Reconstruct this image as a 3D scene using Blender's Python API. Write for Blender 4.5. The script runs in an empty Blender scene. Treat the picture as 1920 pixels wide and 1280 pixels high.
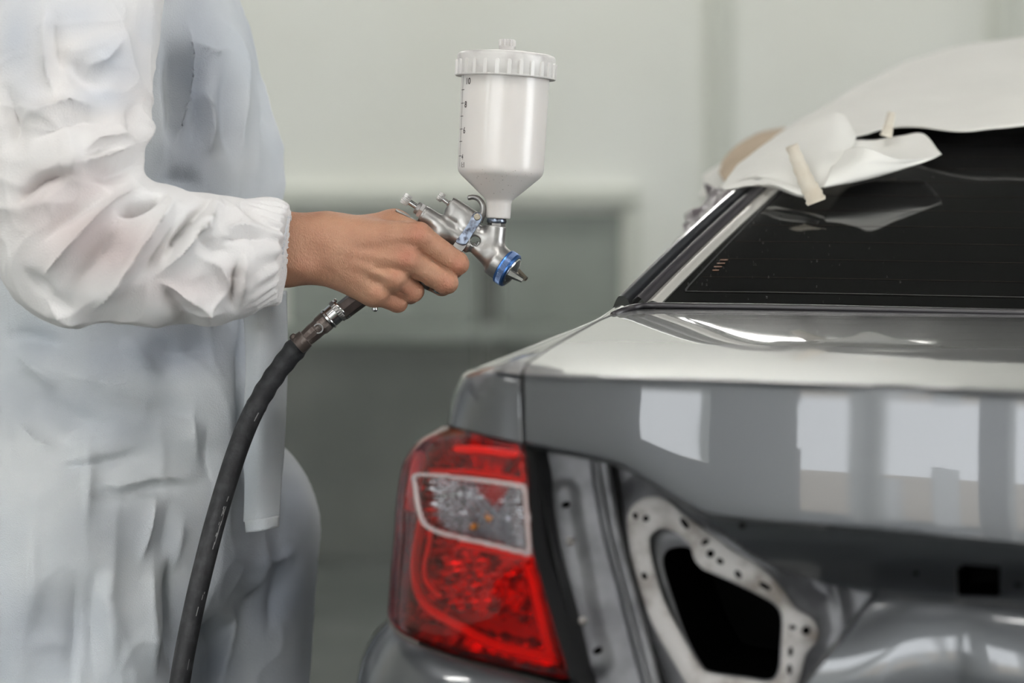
import bpy, math, random
import numpy as np
from mathutils import Vector

SC = bpy.context.scene
COL = SC.collection
random.seed(7)
RNG = np.random.default_rng(7)

# ------------------------------------------------------------------ camera
FPX = 1920 * 85.0 / 36.0                       # focal length in pixels (85 mm lens)
CAM = np.array([0.0, 0.0, 1.22])
TH = math.atan(340.0 / FPX)                    # pitched down, horizon at row 300
FWD = np.array([0.0, math.cos(TH), -math.sin(TH)])
UP = np.array([0.0, math.sin(TH), math.cos(TH)])
RIGHT = np.array([1.0, 0.0, 0.0])
cam_data = bpy.data.cameras.new('camera')
cam = bpy.data.objects.new('camera', cam_data)
COL.objects.link(cam)
cam.location = CAM
cam.rotation_euler = (math.pi / 2 - TH, 0, 0)
cam_data.lens = 85.0
cam_data.sensor_width = 36.0
cam_data.clip_start = 0.05
cam_data.dof.use_dof = True
cam_data.dof.focus_distance = 2.27
cam_data.dof.aperture_fstop = 3.1
SC.camera = cam

# ------------------------------------------------------------------ view, world, lights
SC.view_settings.view_transform = 'Standard'
SC.view_settings.look = 'None'
SC.view_settings.gamma = 1.0
SC.view_settings.use_curve_mapping = False
SC.view_settings.exposure = -0.17

world = bpy.data.worlds.new('sky')
SC.world = world
world.use_nodes = True
wn = world.node_tree.nodes
bg = wn['Background']
bg.inputs[0].default_value = (0.94, 0.97, 1.0, 1)
bg.inputs[1].default_value = 10.0
LAMP_POWER = 64.0           # emission of the added, unseen ceiling tubes


def P(px, py, Y):
    """world point seen at pixel (px, py) whose distance along Y is Y"""
    d = FWD + (px - 960.0) / FPX * RIGHT + (640.0 - py) / FPX * UP
    return CAM + d * (Y / d[1])


def project(V):
    R = np.asarray(V) - CAM
    z = R @ FWD
    return 960.0 + FPX * (R @ RIGHT) / z, 640.0 - FPX * (R @ UP) / z, z


class Frame:
    """rigid local frame: x = right, y = down, z = away, one unit = one pixel at depth Y"""
    def __init__(self, px, py, Y):
        self.a = P(px, py, Y)
        self.px, self.py = px, py
        self.s = float((self.a - CAM) @ FWD) / FPX

    def w(self, Q):
        Q = np.asarray(Q, float).reshape(-1, 3)
        return (self.a + self.s * ((Q[:, :1] - self.px) * RIGHT - (Q[:, 1:2] - self.py) * UP + Q[:, 2:3] * FWD))


# ------------------------------------------------------------------ object helpers
WL = {}


def empty(name, loc, label, cat, group=None):
    o = bpy.data.objects.new(name, None)
    o.empty_display_size = 0.05
    COL.objects.link(o)
    o.location = loc
    WL[o.name] = np.array(loc, float)
    o['label'] = label
    o['category'] = cat
    if group:
        o['group'] = group
    return o


def mk(name, V, F, mat, parent=None, smooth=True, label=None, cat=None, group=None, kind=None, uv=None):
    V = np.asarray(V, float).reshape(-1, 3)
    c = (V.min(0) + V.max(0)) / 2
    if parent is None:
        c[2] = V[:, 2].min()
    me = bpy.data.meshes.new(name)
    if isinstance(F, np.ndarray):
        F = F.tolist()
    me.from_pydata((V - c).tolist(), [], F)
    me.validate()
    if smooth:
        me.shade_smooth()
    o = bpy.data.objects.new(name, me)
    COL.objects.link(o)
    if mat is not None:
        me.materials.append(mat)
    WL[o.name] = c
    if parent is not None:
        o.parent = parent
        o.location = c - WL[parent.name]
    else:
        o.location = c
    if label: o['label'] = label
    if cat: o['category'] = cat
    if group: o['group'] = group
    if kind: o['kind'] = kind
    return o


def solid(o, t, offset=-1.0):
    m = o.modifiers.new('thickness', 'SOLIDIFY')
    m.thickness = t
    m.offset = offset
    return o


def bevel(o, w, seg=2, angle=30):
    m = o.modifiers.new('bevel', 'BEVEL')
    m.width = w; m.segments = seg; m.limit_method = 'ANGLE'; m.angle_limit = math.radians(angle)
    return o


def autosmooth(o, ang=35):
    me = o.data
    me.shade_smooth()
    try:
        me.set_sharp_from_angle(angle=math.radians(ang))
    except Exception:
        pass
    return o


def grid_faces(nr, nc, wrap=False):
    i = np.arange(nr - 1)[:, None]
    j = np.arange(nc if wrap else nc - 1)[None, :]
    j2 = (j + 1) % nc
    a = i * nc + j; b = i * nc + j2; c = (i + 1) * nc + j2; d = (i + 1) * nc + j
    return np.stack([a, b, c, d], -1).reshape(-1, 4)


def spline(pts, n, closed=False, clamp=False):
    """Catmull-Rom through pts (k, d), n samples spread evenly over the segments"""
    pts = np.asarray(pts, float)
    k = len(pts)
    if closed:
        t = np.linspace(0, k, n, endpoint=False)
        ext = np.vstack([pts[-1], pts, pts[0], pts[1]])
    else:
        t = np.linspace(0, k - 1, n)
        ext = np.vstack([2 * pts[0] - pts[1], pts, 2 * pts[-1] - pts[-2], 2 * pts[-1] - pts[-2]])
    i = np.minimum(t.astype(int), (k - 1) if closed else max(k - 2, 0))
    f = (t - i)[:, None]
    p0, p1, p2, p3 = ext[i], ext[i + 1], ext[i + 2], ext[i + 3]
    return 0.5 * ((2 * p1) + (-p0 + p2) * f + (2 * p0 - 5 * p1 + 4 * p2 - p3) * f ** 2 + (-p0 + 3 * p1 - 3 * p2 + p3) * f ** 3)


def spatch(rows, nr, nc):
    """smooth surface through a control grid of world points; returns V (nr*nc,3), F"""
    R = np.asarray([[np.asarray(p, float) for p in r] for r in rows])
    A = np.stack([spline(r, nc) for r in R])            # k x nc x 3
    B = np.stack([spline(A[:, j], nr) for j in range(nc)], 1)
    return B.reshape(-1, 3), grid_faces(nr, nc)


def fair(V, nr, nc, it=60):
    """smooth a grid surface, rim sliding only along itself, so that reflections run clean"""
    A = V.reshape(nr, nc, 3).copy()
    for _ in range(it):
        B = A.copy()
        B[1:-1, 1:-1] = 0.5 * A[1:-1, 1:-1] + 0.125 * (A[:-2, 1:-1] + A[2:, 1:-1] + A[1:-1, :-2] + A[1:-1, 2:])
        for e in (0, -1):
            B[e, 1:-1] = 0.8 * A[e, 1:-1] + 0.1 * (A[e, :-2] + A[e, 2:])
        A = B
    return A.reshape(-1, 3)


def prow(pts):
    return [P(*p) for p in pts]


def resample(pts, n):
    pts = np.asarray(pts, float)
    L = np.r_[0, np.cumsum(np.linalg.norm(np.diff(pts, axis=0), axis=1))]
    t = np.linspace(0, L[-1], n)
    return np.stack([np.interp(t, L, pts[:, i]) for i in range(pts.shape[1])], 1)


def frames_along(C):
    T = np.gradient(C, axis=0)
    T /= np.linalg.norm(T, axis=1)[:, None]
    ref = np.array([0, 1.0, 0]) if abs(T[0][1]) < 0.9 else np.array([1.0, 0, 0])
    N = np.zeros_like(C); n = ref - T[0] * (ref @ T[0]); n /= np.linalg.norm(n)
    for i in range(len(C)):
        n = n - T[i] * (n @ T[i]); n /= np.linalg.norm(n); N[i] = n
    return T, N, np.cross(T, N)


def tube(C, r, n=16, caps=True, ry=None):
    C = np.asarray(C, float)
    T, N, B = frames_along(C)
    r = np.broadcast_to(np.asarray(r, float), (len(C),))
    ry = r if ry is None else np.broadcast_to(np.asarray(ry, float), (len(C),))
    a = np.linspace(0, 2 * np.pi, n, endpoint=False)
    V = C[:, None] + np.cos(a)[None, :, None] * N[:, None] * r[:, None, None] + np.sin(a)[None, :, None] * B[:, None] * ry[:, None, None]
    F = grid_faces(len(C), n, True).tolist()
    if caps:
        F.append(list(range(n))[::-1])
        F.append([(len(C) - 1) * n + j for j in range(n)])
    return V.reshape(-1, 3), F


def lathe(O, D, prof, n=32, knurl=0.0, kn=0, kr=None, ref=None):
    """revolve prof [(t, r)] around axis O + t*D; knurl: radial teeth on the rows listed in kr"""
    O = np.asarray(O, float); D = np.asarray(D, float); D = D / np.linalg.norm(D)
    ref = np.array([0.0, 0.0, 1.0]) if ref is None else np.asarray(ref, float)
    if abs(ref @ D) > 0.95: ref = np.array([1.0, 0, 0])
    u = ref - D * (ref @ D); u /= np.linalg.norm(u); v = np.cross(D, u)
    a = np.linspace(0, 2 * np.pi, n, endpoint=False)
    V = []
    for k, (t, r) in enumerate(prof):
        rr = np.full(n, float(r))
        if knurl and kr and k in kr:
            rr = rr + knurl * np.where((np.arange(n) * kn * 2 // n) % 2 == 0, 1, -1) * 0.5
        V.append(O + t * D + (np.cos(a) * rr)[:, None] * u + (np.sin(a) * rr)[:, None] * v)
    F = grid_faces(len(prof), n, True).tolist()
    F.append(list(range(n))[::-1]); F.append([(len(prof) - 1) * n + j for j in range(n)])
    return np.vstack(V), F


def box(c, ax, ay, az):
    c, ax, ay, az = [np.asarray(q, float) for q in (c, ax, ay, az)]
    V = [c + sx * ax + sy * ay + sz * az for sz in (-1, 1) for sy in (-1, 1) for sx in (-1, 1)]
    F = [[0, 2, 3, 1], [4, 5, 7, 6], [0, 1, 5, 4], [2, 6, 7, 3], [0, 4, 6, 2], [1, 3, 7, 5]]
    return np.array(V), F


def aabox(x0, x1, y0, y1, z0, z1):
    return box(((x0 + x1) / 2, (y0 + y1) / 2, (z0 + z1) / 2), ((x1 - x0) / 2, 0, 0), (0, (y1 - y0) / 2, 0), (0, 0, (z1 - z0) / 2))


def join(*parts):
    V, F, k = [], [], 0
    for v, f in parts:
        v = np.asarray(v).reshape(-1, 3)
        V.append(v)
        F += [[int(i) + k for i in q] for q in (f.tolist() if isinstance(f, np.ndarray) else f)]
        k += len(v)
    return np.vstack(V), F


def in_poly(x, y, poly):
    poly = np.asarray(poly, float)
    ins = np.zeros(x.shape, bool)
    n = len(poly)
    for i in range(n):
        x1, y1 = poly[i]; x2, y2 = poly[(i + 1) % n]
        c = ((y1 > y) != (y2 > y)) & (x < (x2 - x1) * (y - y1) / (y2 - y1 + 1e-12) + x1)
        ins ^= c
    return ins


def seg_dist2(x, y, pts):
    """distance of 2-d points to a polyline and the position 0..1 along it"""
    pts = np.asarray(pts, float)
    L = np.r_[0, np.cumsum(np.linalg.norm(np.diff(pts, axis=0), axis=1))]
    best = np.full(x.shape, 1e9); bt = np.zeros(x.shape)
    for i in range(len(pts) - 1):
        ax, ay = pts[i]; bx, by = pts[i + 1]
        dx, dy = bx - ax, by - ay
        t = np.clip(((x - ax) * dx + (y - ay) * dy) / (dx * dx + dy * dy + 1e-9), 0, 1)
        d = np.hypot(x - ax - t * dx, y - ay - t * dy)
        m = d < best
        best = np.where(m, d, best); bt = np.where(m, (L[i] + t * (L[i + 1] - L[i])) / L[-1], bt)
    return best, bt


def poly_plate(outer, inner, depth_fn, thick):
    """flat ring plate between two closed outlines given in pixels; depth_fn(px,py)->Y"""
    n = 96
    o = resample(np.vstack([outer, outer[:1]]), n + 1)[:-1]
    i = resample(np.vstack([inner, inner[:1]]), n + 1)[:-1]
    rows = []
    for t, dy in ((0, thick), (0, 0.0), (0.08, -0.0015), (0.5, -0.002), (0.92, -0.0015), (1, 0.0), (1, thick)):
        q = o * (1 - t) + i * t
        rows.append([P(a, b, depth_fn(a, b) + dy) for a, b in q])
    V = np.array(rows).reshape(-1, 3)
    return V, grid_faces(len(rows), n, True)


# ------------------------------------------------------------------ signed distance modelling
def surface_nets(fn, lo, hi, h):
    lo = np.asarray(lo, float); hi = np.asarray(hi, float)
    n = np.ceil((hi - lo) / h).astype(int) + 1
    ax = [(lo[i] + h * np.arange(n[i])).astype(np.float32) for i in range(3)]
    X, Y, Z = np.meshgrid(*ax, indexing='ij')
    D = fn(X, Y, Z).astype(np.float32)
    S = D < 0
    cs = S[:-1, :-1, :-1].astype(np.int8)
    cnt = np.zeros(cs.shape, np.int8)
    for i in (0, 1):
        for j in (0, 1):
            for k in (0, 1):
                cnt += S[i:n[0] - 1 + i, j:n[1] - 1 + j, k:n[2] - 1 + k]
    act = (cnt > 0) & (cnt < 8)
    idx = np.argwhere(act)
    num = np.full(act.shape, -1, np.int64)
    num[act] = np.arange(len(idx))
    off = np.array([[i, j, k] for i in (0, 1) for j in (0, 1) for k in (0, 1)])
    cv = np.stack([D[idx[:, 0] + o[0], idx[:, 1] + o[1], idx[:, 2] + o[2]] for o in off], 1)
    acc = np.zeros((len(idx), 3)); c = np.zeros(len(idx))
    for a in range(8):
        for b in range(a + 1, 8):
            if np.abs(off[a] - off[b]).sum() != 1: continue
            va, vb = cv[:, a], cv[:, b]
            m = (va < 0) != (vb < 0)
            t = np.where(m, va / np.where(m, va - vb, 1), 0)
            acc += np.where(m[:, None], off[a] + t[:, None] * (off[b] - off[a]), 0); c += m
    V = lo + h * (idx + acc / c[:, None])
    F = []
    for d in range(3):
        e = np.eye(3, dtype=int)[d]; u = np.eye(3, dtype=int)[(d + 1) % 3]; v = np.eye(3, dtype=int)[(d + 2) % 3]
        s0 = S[tuple(slice(0, n[q] - e[q]) for q in range(3))]
        s1 = S[tuple(slice(e[q], n[q]) for q in range(3))]
        p = np.argwhere(s0 != s1)
        ok = (p[:, (d + 1) % 3] > 0) & (p[:, (d + 2) % 3] > 0) & (p[:, (d + 1) % 3] < n[(d + 1) % 3] - 1) & (p[:, (d + 2) % 3] < n[(d + 2) % 3] - 1)
        p = p[ok]
        fl = s0[p[:, 0], p[:, 1], p[:, 2]]
        g = lambda q: num[q[:, 0], q[:, 1], q[:, 2]]
        Q = np.stack([g(p - u - v), g(p - v), g(p), g(p - u)], 1)
        Q[~fl] = Q[~fl][:, ::-1]
        F.append(Q)
    F = np.vstack(F)
    return V, F[(F >= 0).all(1)]


def cone_sd(X, Y, Z, a, b, ra, rb, zs=1.0):
    """round cone from a to b; zs < 1 flattens it in depth"""
    ax, ay, az = a; bx, by, bz = b
    x = X - ax; y = Y - ay; z = (Z - az) / zs
    dx, dy, dz = bx - ax, by - ay, (bz - az) / zs
    t = np.clip((x * dx + y * dy + z * dz) / (dx * dx + dy * dy + dz * dz + 1e-9), 0, 1)
    return np.sqrt((x - t * dx) ** 2 + (y - t * dy) ** 2 + (z - t * dz) ** 2) - (ra + (rb - ra) * t)


def cyl_sd(X, Y, Z, a, b, r, rnd=1.5):
    """flat-ended cylinder with a rounded rim"""
    a = np.asarray(a, float); b = np.asarray(b, float)
    L = np.linalg.norm(b - a); d = (b - a) / L
    x, y, z = X - a[0], Y - a[1], Z - a[2]
    t = x * d[0] + y * d[1] + z * d[2]
    q = np.sqrt(np.maximum(x * x + y * y + z * z - t * t, 0))
    e1 = q - r + rnd; e2 = np.abs(t - L / 2) - L / 2 + rnd
    return np.minimum(np.maximum(e1, e2), 0) + np.sqrt(np.maximum(e1, 0) ** 2 + np.maximum(e2, 0) ** 2) - rnd


def ell_sd(X, Y, Z, c, r):
    k = np.sqrt(((X - c[0]) / r[0]) ** 2 + ((Y - c[1]) / r[1]) ** 2 + ((Z - c[2]) / r[2]) ** 2)
    return (k - 1) * min(r)


def smin(a, b, k):
    h = np.maximum(k - np.abs(a - b), 0) / k
    return np.minimum(a, b) - h * h * k * 0.25


def smax(a, b, k):
    return -smin(-a, -b, k)


def vnormals(V, F):
    F = np.asarray(F)
    n = np.cross(V[F[:, 2]] - V[F[:, 0]], V[F[:, 3]] - V[F[:, 1]])
    N = np.zeros_like(V)
    for k in range(4):
        np.add.at(N, F[:, k], n)
    return N / (np.linalg.norm(N, axis=1)[:, None] + 1e-12)


def relax(V, F, it=2, lam=0.5):
    F = np.asarray(F)
    E = np.vstack([F[:, [0, 1]], F[:, [1, 2]], F[:, [2, 3]], F[:, [3, 0]]])
    E = np.vstack([E, E[:, ::-1]])
    for _ in range(it):
        A = np.zeros_like(V); c = np.zeros(len(V))
        np.add.at(A, E[:, 0], V[E[:, 1]]); np.add.at(c, E[:, 0], 1)
        V = V + lam * (A / np.maximum(c, 1)[:, None] - V)
    return V


def folds(V, F, strokes, unit=0.001, sharp=1.0):
    """push cloth along its normal: each stroke = (polyline in pixels, height in mm, width in px); negative = valley"""
    N = vnormals(V, F)
    px, py, _ = project(V)
    view = (CAM - V); view /= np.linalg.norm(view, axis=1)[:, None]
    face = np.clip((np.sum(N * view, 1) + 0.25) / 0.5, 0, 1)
    D = np.zeros(len(V))
    for st in strokes:
        pts, amp, wid = st[:3]
        d, t = seg_dist2(px, py, pts)
        end = np.clip(np.minimum(t, 1 - t) / 0.42, 0, 1); end = end * end * (3 - 2 * end)
        D += amp * end * np.exp(-(d / wid) ** (1.35 if amp < 0 else 0.92))
    return V + N * (D * unit * face)[:, None]


def ridged(V, scale, seed=0, octaves=2):
    """sharp crumple ridges, 0..1"""
    out = np.zeros(len(V)); amp = 1.0
    for o in range(octaves):
        n = 1 - np.abs(vnoise(V, scale * 1.9 ** o, seed + o, 1)) * 1.6
        out += amp * np.clip(n, 0, 1) ** 3; amp *= 0.5
    return out


def vnoise(V, scale, seed=0, octaves=3):
    """cheap smooth value noise on points"""
    out = np.zeros(len(V)); amp = 1.0
    rng = np.random.default_rng(seed)
    for o in range(octaves):
        tab = rng.uniform(-1, 1, (32, 32, 32))
        q = V * scale * 2 ** o
        i = np.floor(q).astype(int); f = q - i; f = f * f * (3 - 2 * f)
        s = 0
        for dx in (0, 1):
            for dy in (0, 1):
                for dz in (0, 1):
                    w = (f[:, 0] if dx else 1 - f[:, 0]) * (f[:, 1] if dy else 1 - f[:, 1]) * (f[:, 2] if dz else 1 - f[:, 2])
                    s = s + w * tab[(i[:, 0] + dx) % 32, (i[:, 1] + dy) % 32, (i[:, 2] + dz) % 32]
        out += amp * s; amp *= 0.5
    return out


# ------------------------------------------------------------------ materials
def _bsdf(m):
    return m.node_tree.nodes['Principled BSDF']


def mat(name, col, rough=0.5, metal=0.0, col2=None, nscale=8.0, ndetail=3.0, nlo=0.35, nhi=0.65, bump=0.0, bscale=60.0,
        coat=0.0, spec=0.5, sss=0.0, sssr=(1, 0.3, 0.15), sssc=0.01, sheen=0.0, rough2=None, aniso=None, stretch=None, trans=0.0, coatr=0.03, bdist=0.001):
    m = bpy.data.materials.new(name)
    m.use_nodes = True
    nt = m.node_tree; N = nt.nodes; L = nt.links; b = _bsdf(m)
    b.inputs['Base Color'].default_value = (*col, 1)
    b.inputs['Roughness'].default_value = rough
    b.inputs['Metallic'].default_value = metal
    b.inputs['Specular IOR Level'].default_value = spec
    b.inputs['Coat Weight'].default_value = coat
    b.inputs['Coat Roughness'].default_value = coatr
    b.inputs['Transmission Weight'].default_value = trans
    if sheen: b.inputs['Sheen Weight'].default_value = sheen
    if sss:
        b.inputs['Subsurface Weight'].default_value = sss
        b.inputs['Subsurface Radius'].default_value = sssr
        b.inputs['Subsurface Scale'].default_value = sssc
    tc = N.new('ShaderNodeTexCoord')
    vec = tc.outputs['Object']
    if stretch:
        mp = N.new('ShaderNodeMapping'); mp.inputs['Scale'].default_value = stretch
        L.new(vec, mp.inputs['Vector']); vec = mp.outputs['Vector']
    if col2 is not None or rough2 is not None:
        nz = N.new('ShaderNodeTexNoise'); nz.inputs['Scale'].default_value = nscale; nz.inputs['Detail'].default_value = ndetail
        L.new(vec, nz.inputs['Vector'])
        mr = N.new('ShaderNodeMapRange'); mr.inputs['From Min'].default_value = nlo; mr.inputs['From Max'].default_value = nhi
        L.new(nz.outputs['Fac'], mr.inputs['Value'])
        if col2 is not None:
            mx = N.new('ShaderNodeMix'); mx.data_type = 'RGBA'
            mx.inputs['A'].default_value = (*col, 1); mx.inputs['B'].default_value = (*col2, 1)
            L.new(mr.outputs['Result'], mx.inputs['Factor']); L.new(mx.outputs['Result'], b.inputs['Base Color'])
        if rough2 is not None:
            m2 = N.new('ShaderNodeMapRange'); m2.inputs['To Min'].default_value = rough; m2.inputs['To Max'].default_value = rough2
            L.new(mr.outputs['Result'], m2.inputs['Value']); L.new(m2.outputs['Result'], b.inputs['Roughness'])
    if bump:
        nb = N.new('ShaderNodeTexNoise'); nb.inputs['Scale'].default_value = bscale; nb.inputs['Detail'].default_value = 4
        L.new(vec, nb.inputs['Vector'])
        bp = N.new('ShaderNodeBump'); bp.inputs['Strength'].default_value = bump; bp.inputs['Distance'].default_value = bdist
        L.new(nb.outputs['Fac'], bp.inputs['Height']); L.new(bp.outputs['Normal'], b.inputs['Normal'])
    return m


def emit(name, col, s):
    m = bpy.data.materials.new(name); m.use_nodes = True
    b = _bsdf(m); b.inputs['Base Color'].default_value = (*col, 1)
    b.inputs['Emission Color'].default_value = (*col, 1); b.inputs['Emission Strength'].default_value = s
    return m


def lens_mat(name, col, refl=0.06, rough=0.03):
    """thin coloured plastic: tinted clear-through plus a fresnel gloss"""
    m = bpy.data.materials.new(name); m.use_nodes = True
    nt = m.node_tree; N = nt.nodes; L = nt.links
    out = N['Material Output']; N.remove(_bsdf(m))
    tr = N.new('ShaderNodeBsdfTransparent'); tr.inputs[0].default_value = (*col, 1)
    gl = N.new('ShaderNodeBsdfGlossy'); gl.inputs['Roughness'].default_value = rough
    fr = N.new('ShaderNodeFresnel'); fr.inputs['IOR'].default_value = 1.5
    mx = N.new('ShaderNodeMixShader')
    L.new(fr.outputs[0], mx.inputs[0]); L.new(tr.outputs[0], mx.inputs[1]); L.new(gl.outputs[0], mx.inputs[2])
    L.new(mx.outputs[0], out.inputs['Surface'])
    return m

# ================================================================== the setting
M_wall = mat('wall_paint', (0.83, 0.845, 0.80), 0.6, col2=(0.77, 0.78, 0.72), nscale=1.2, spec=0.3)
M_panel = mat('panel_paint', (0.30, 0.33, 0.30), 0.5, col2=(0.24, 0.265, 0.24), nscale=3, spec=0.3)
M_panel2 = mat('dado_paint', (0.155, 0.165, 0.15), 0.5, col2=(0.115, 0.125, 0.115), nscale=2.5, spec=0.3)
M_rail = mat('rail_paint', (0.62, 0.64, 0.58), 0.5, spec=0.3)
M_floor = mat('floor_concrete', (0.095, 0.105, 0.10), 0.6, col2=(0.07, 0.08, 0.075), nscale=4, bump=0.2)
M_ceil = mat('ceiling_paint', (0.07, 0.072, 0.07), 0.8)
M_steel = mat('post_steel', (0.25, 0.27, 0.27), 0.5, 0.6)
M_tube = emit('fill_tube', (1.0, 0.985, 0.95), LAMP_POWER)
M_white = mat('lamp_white', (0.8, 0.8, 0.78), 0.4)

X0, X1, Y0, Y1, H = -4.2, 5.0, -4.6, 7.4, 3.7


def struct(name, vf, m, parent=None):
    o = mk(name, vf[0], vf[1], m, parent, smooth=False)
    o['kind'] = 'structure'
    return o


floor = struct('floor', aabox(X0 - 18, X1 + 3, Y0 - 16, Y1 + 0.2, -0.2, 0), M_floor)
ceiling = struct('ceiling', aabox(X0, X1, Y0, Y1, H, H + 0.1), M_ceil)
wall_back = struct('wall_back', aabox(X0, X1, Y1, Y1 + 0.12, 0, H), M_wall)
struct('wall_left', join(aabox(X0 - 0.12, X0, Y0, -4.57, 0, H), aabox(X0 - 0.12, X0, -4.57, -3.7, 2.4, H), aabox(X0 - 0.12, X0, -3.7, -2.45, 0, H), aabox(X0 - 0.12, X0, -2.45, -1.55, 0, 1.27), aabox(X0 - 0.12, X0, -2.45, -1.55, 2.3, H), aabox(X0 - 0.12, X0, -1.55, Y1, 0, H)), M_wall)
struct('wall_right', join(aabox(X1, X1 + 0.12, Y0, -0.6, 0, H), aabox(X1, X1 + 0.12, -0.6, 1.6, 0, 0.8), aabox(X1, X1 + 0.12, -0.6, 1.6, 3.0, H), aabox(X1, X1 + 0.12, 1.6, Y1, 0, H)), M_wall)
# front wall behind the camera: wide roller-door opening and a smaller side opening
DX0, DX1, DZ = -2.95, -0.7, 2.75
SX0, SX1 = -4.18, -3.23
struct('wall_front', join(aabox(X0, SX0, Y0 - 0.12, Y0, 0, H), aabox(SX0, SX1, Y0 - 0.12, Y0, 2.4, H),
                          aabox(SX1, DX0, Y0 - 0.12, Y0, 0, H), aabox(DX0, DX1, Y0 - 0.12, Y0, DZ, H),
                          aabox(DX1, X1, Y0 - 0.12, Y0, 0, H)), M_wall)

# back wall panels: a pale rail, a row of grey-green panels, a darker dado
def bw(px0, px1, py0, py1, d0, d1, m, name):
    a = P(px0, py0, Y1 - d0); b = P(px1, py1, Y1 - d0)
    o = mk(name, *aabox(a[0], b[0], Y1 - d1, Y1 - d0, min(a[2], b[2]), max(a[2], b[2])), m, wall_back, smooth=False)
    return bevel(o, 0.008)

bw(-400, 1195, 352, 384, 0.0, 0.06, M_rail, 'wall_rail')
for a, b in ((-380, -40), (0, 480), (540, 898), (935, 1165)):
    bw(a, b, 398, 606, 0.0, 0.03, M_panel, 'wall_panel')
bw(902, 930, 386, 1085, 0.0, 0.035, M_panel2, 'wall_post')
bw(1165, 1195, 386, 1085, 0.0, 0.05, M_rail, 'wall_post')
bw(-400, 898, 640, 1085, 0.0, 0.025, M_panel2, 'dado_panel')
bw(935, 1165, 640, 1085, 0.0, 0.025, M_panel2, 'dado_panel')
bw(-400, 1165, 608, 640, 0.0, 0.05, M_panel, 'wall_rail')
M_stain = mat('overspray', (0.56, 0.53, 0.43), 0.7)
bw(1330, 1366, -200, 420, 0.0, 0.05, M_rail, 'wall_post')
bw(1860, 1900, -200, 420, 0.0, 0.05, M_rail, 'wall_post')

# unseen ceiling lamps, added to light the booth and wash the far wall
def lamp(x, y, label):
    t = empty('fill_lamp', (x, y, H - 0.09), label, 'lamp', 'added ceiling fill lamps')
    mk('lamp_housing', *aabox(x - 0.7, x + 0.7, y - 0.14, y + 0.14, H - 0.04, H), M_white, t, False)
    for s in (-0.07, 0.07):
        C = np.array([[x - 0.66, y + s, H - 0.075], [x, y + s, H - 0.075], [x + 0.66, y + s, H - 0.075]])
        mk('fill_tube', *tube(C, 0.02, 10), M_tube, t)

for i, (x, y, wh) in enumerate(((-2.4, 6.6, 'at the far left end of the booth'), (0.4, 6.6, 'above the far wall panels'), (3.2, 6.6, 'at the far right end of the booth'),
                               (-2.4, 1.0, 'above the standing painter'), (0.0, 0.6, 'above the spray gun'), (3.2, 1.0, 'above the car'),
                               (-1.6, -1.6, 'near the door opening on the left'), (2.4, -1.6, 'near the door opening on the right'))):
    lamp(x, y, 'added unseen twin-tube fill lamp on the ceiling ' + wh)

# yard outside the door (behind the camera, mirrored in the car's paint)
M_y1 = mat('yard_plaster', (0.80, 0.70, 0.58), 0.8)
M_y2 = mat('yard_board', (0.30, 0.28, 0.27), 0.7)
M_y3 = mat('yard_pale', (0.85, 0.85, 0.83), 0.7)
M_leaf = mat('yard_leaf', (0.06, 0.10, 0.05), 0.7)
mk('yard_wall', *aabox(-21, 7, -15.2, -15, 0, 2.15), M_y1, None, False, 'long beige plaster wall across the yard behind the door', 'wall')
for i, (x, w, h, m, l) in enumerate(((-4.6, 0.9, 1.7, M_y2, 'dark board panel leaning on the yard wall'), (-7.5, 0.22, 2.1, M_y2, 'tall narrow dark board far down the yard'), (-8.2, 0.5, 1.75, M_y3, 'white board far down the yard'), (-9.4, 0.12, 2.3, M_y2, 'dark post-like board at the end of the yard'), (-6.8, 0.45, 2.0, M_y3, 'tall white board beside the dark panel'), (-2.2, 0.5, 1.3, M_y3, 'narrow white board standing in the yard'),
                                     (-0.6, 1.2, 1.5, M_y3, 'wide white board standing in the yard'), (1.6, 0.7, 1.8, M_y2, 'tall dark board standing in the yard'))):
    o = mk('yard_board', *aabox(x - w / 2, x + w / 2, -11.1 + 0.3 * i, -11 + 0.3 * i, 0, h), m, None, False, l, 'board')
for x, lab in ((-1.75, 'grey steel door post nearer the yard boards'), (-1.1, 'grey steel door post nearer the camera side')):
    mk('door_post', *aabox(x - 0.05, x + 0.05, Y0 + 0.02, Y0 + 0.1, 0, DZ), M_steel, None, False, lab, 'post')

# ================================================================== the car
YAW = math.radians(20)
CF = np.array([math.sin(YAW), math.cos(YAW), 0.0])     # forward
CR = np.array([math.cos(YAW), -math.sin(YAW), 0.0])    # to the car's right
ZV = np.array([0.0, 0.0, 1.0])
CO = np.array([-0.1, 2.05, 0.0])                       # left rear corner on the ground


def CP(f, r, z):
    return CO + f * CF + r * CR + z * ZV


M_paint = mat('grey_car_paint', (0.068, 0.072, 0.080), 0.32, 0.5, coat=1.0, coatr=0.025)
M_primer = mat('bare_recess_paint', (0.25, 0.25, 0.265), 0.45, 0.3, col2=(0.12, 0.12, 0.13), nscale=25, bump=0.15, bscale=120)
M_flange = mat('flange_sealer', (0.52, 0.50, 0.49), 0.55, col2=(0.24, 0.21, 0.19), nscale=34, ndetail=6, nlo=0.46, nhi=0.66, bump=0.3, bscale=150)
M_black = mat('black_rubber', (0.012, 0.012, 0.013), 0.55)
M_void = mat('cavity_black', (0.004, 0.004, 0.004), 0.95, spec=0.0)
M_trim = mat('dark_window_trim', (0.035, 0.032, 0.036), 0.35)
M_strip = mat('window_edge_strip', (0.60, 0.58, 0.54), 0.35, 0.3)
M_glass = mat('tinted_rear_glass', (0.008, 0.008, 0.008), 0.04, spec=0.55)
M_heat = mat('heater_line', (0.03, 0.018, 0.012), 0.8, spec=0.05)
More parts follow.
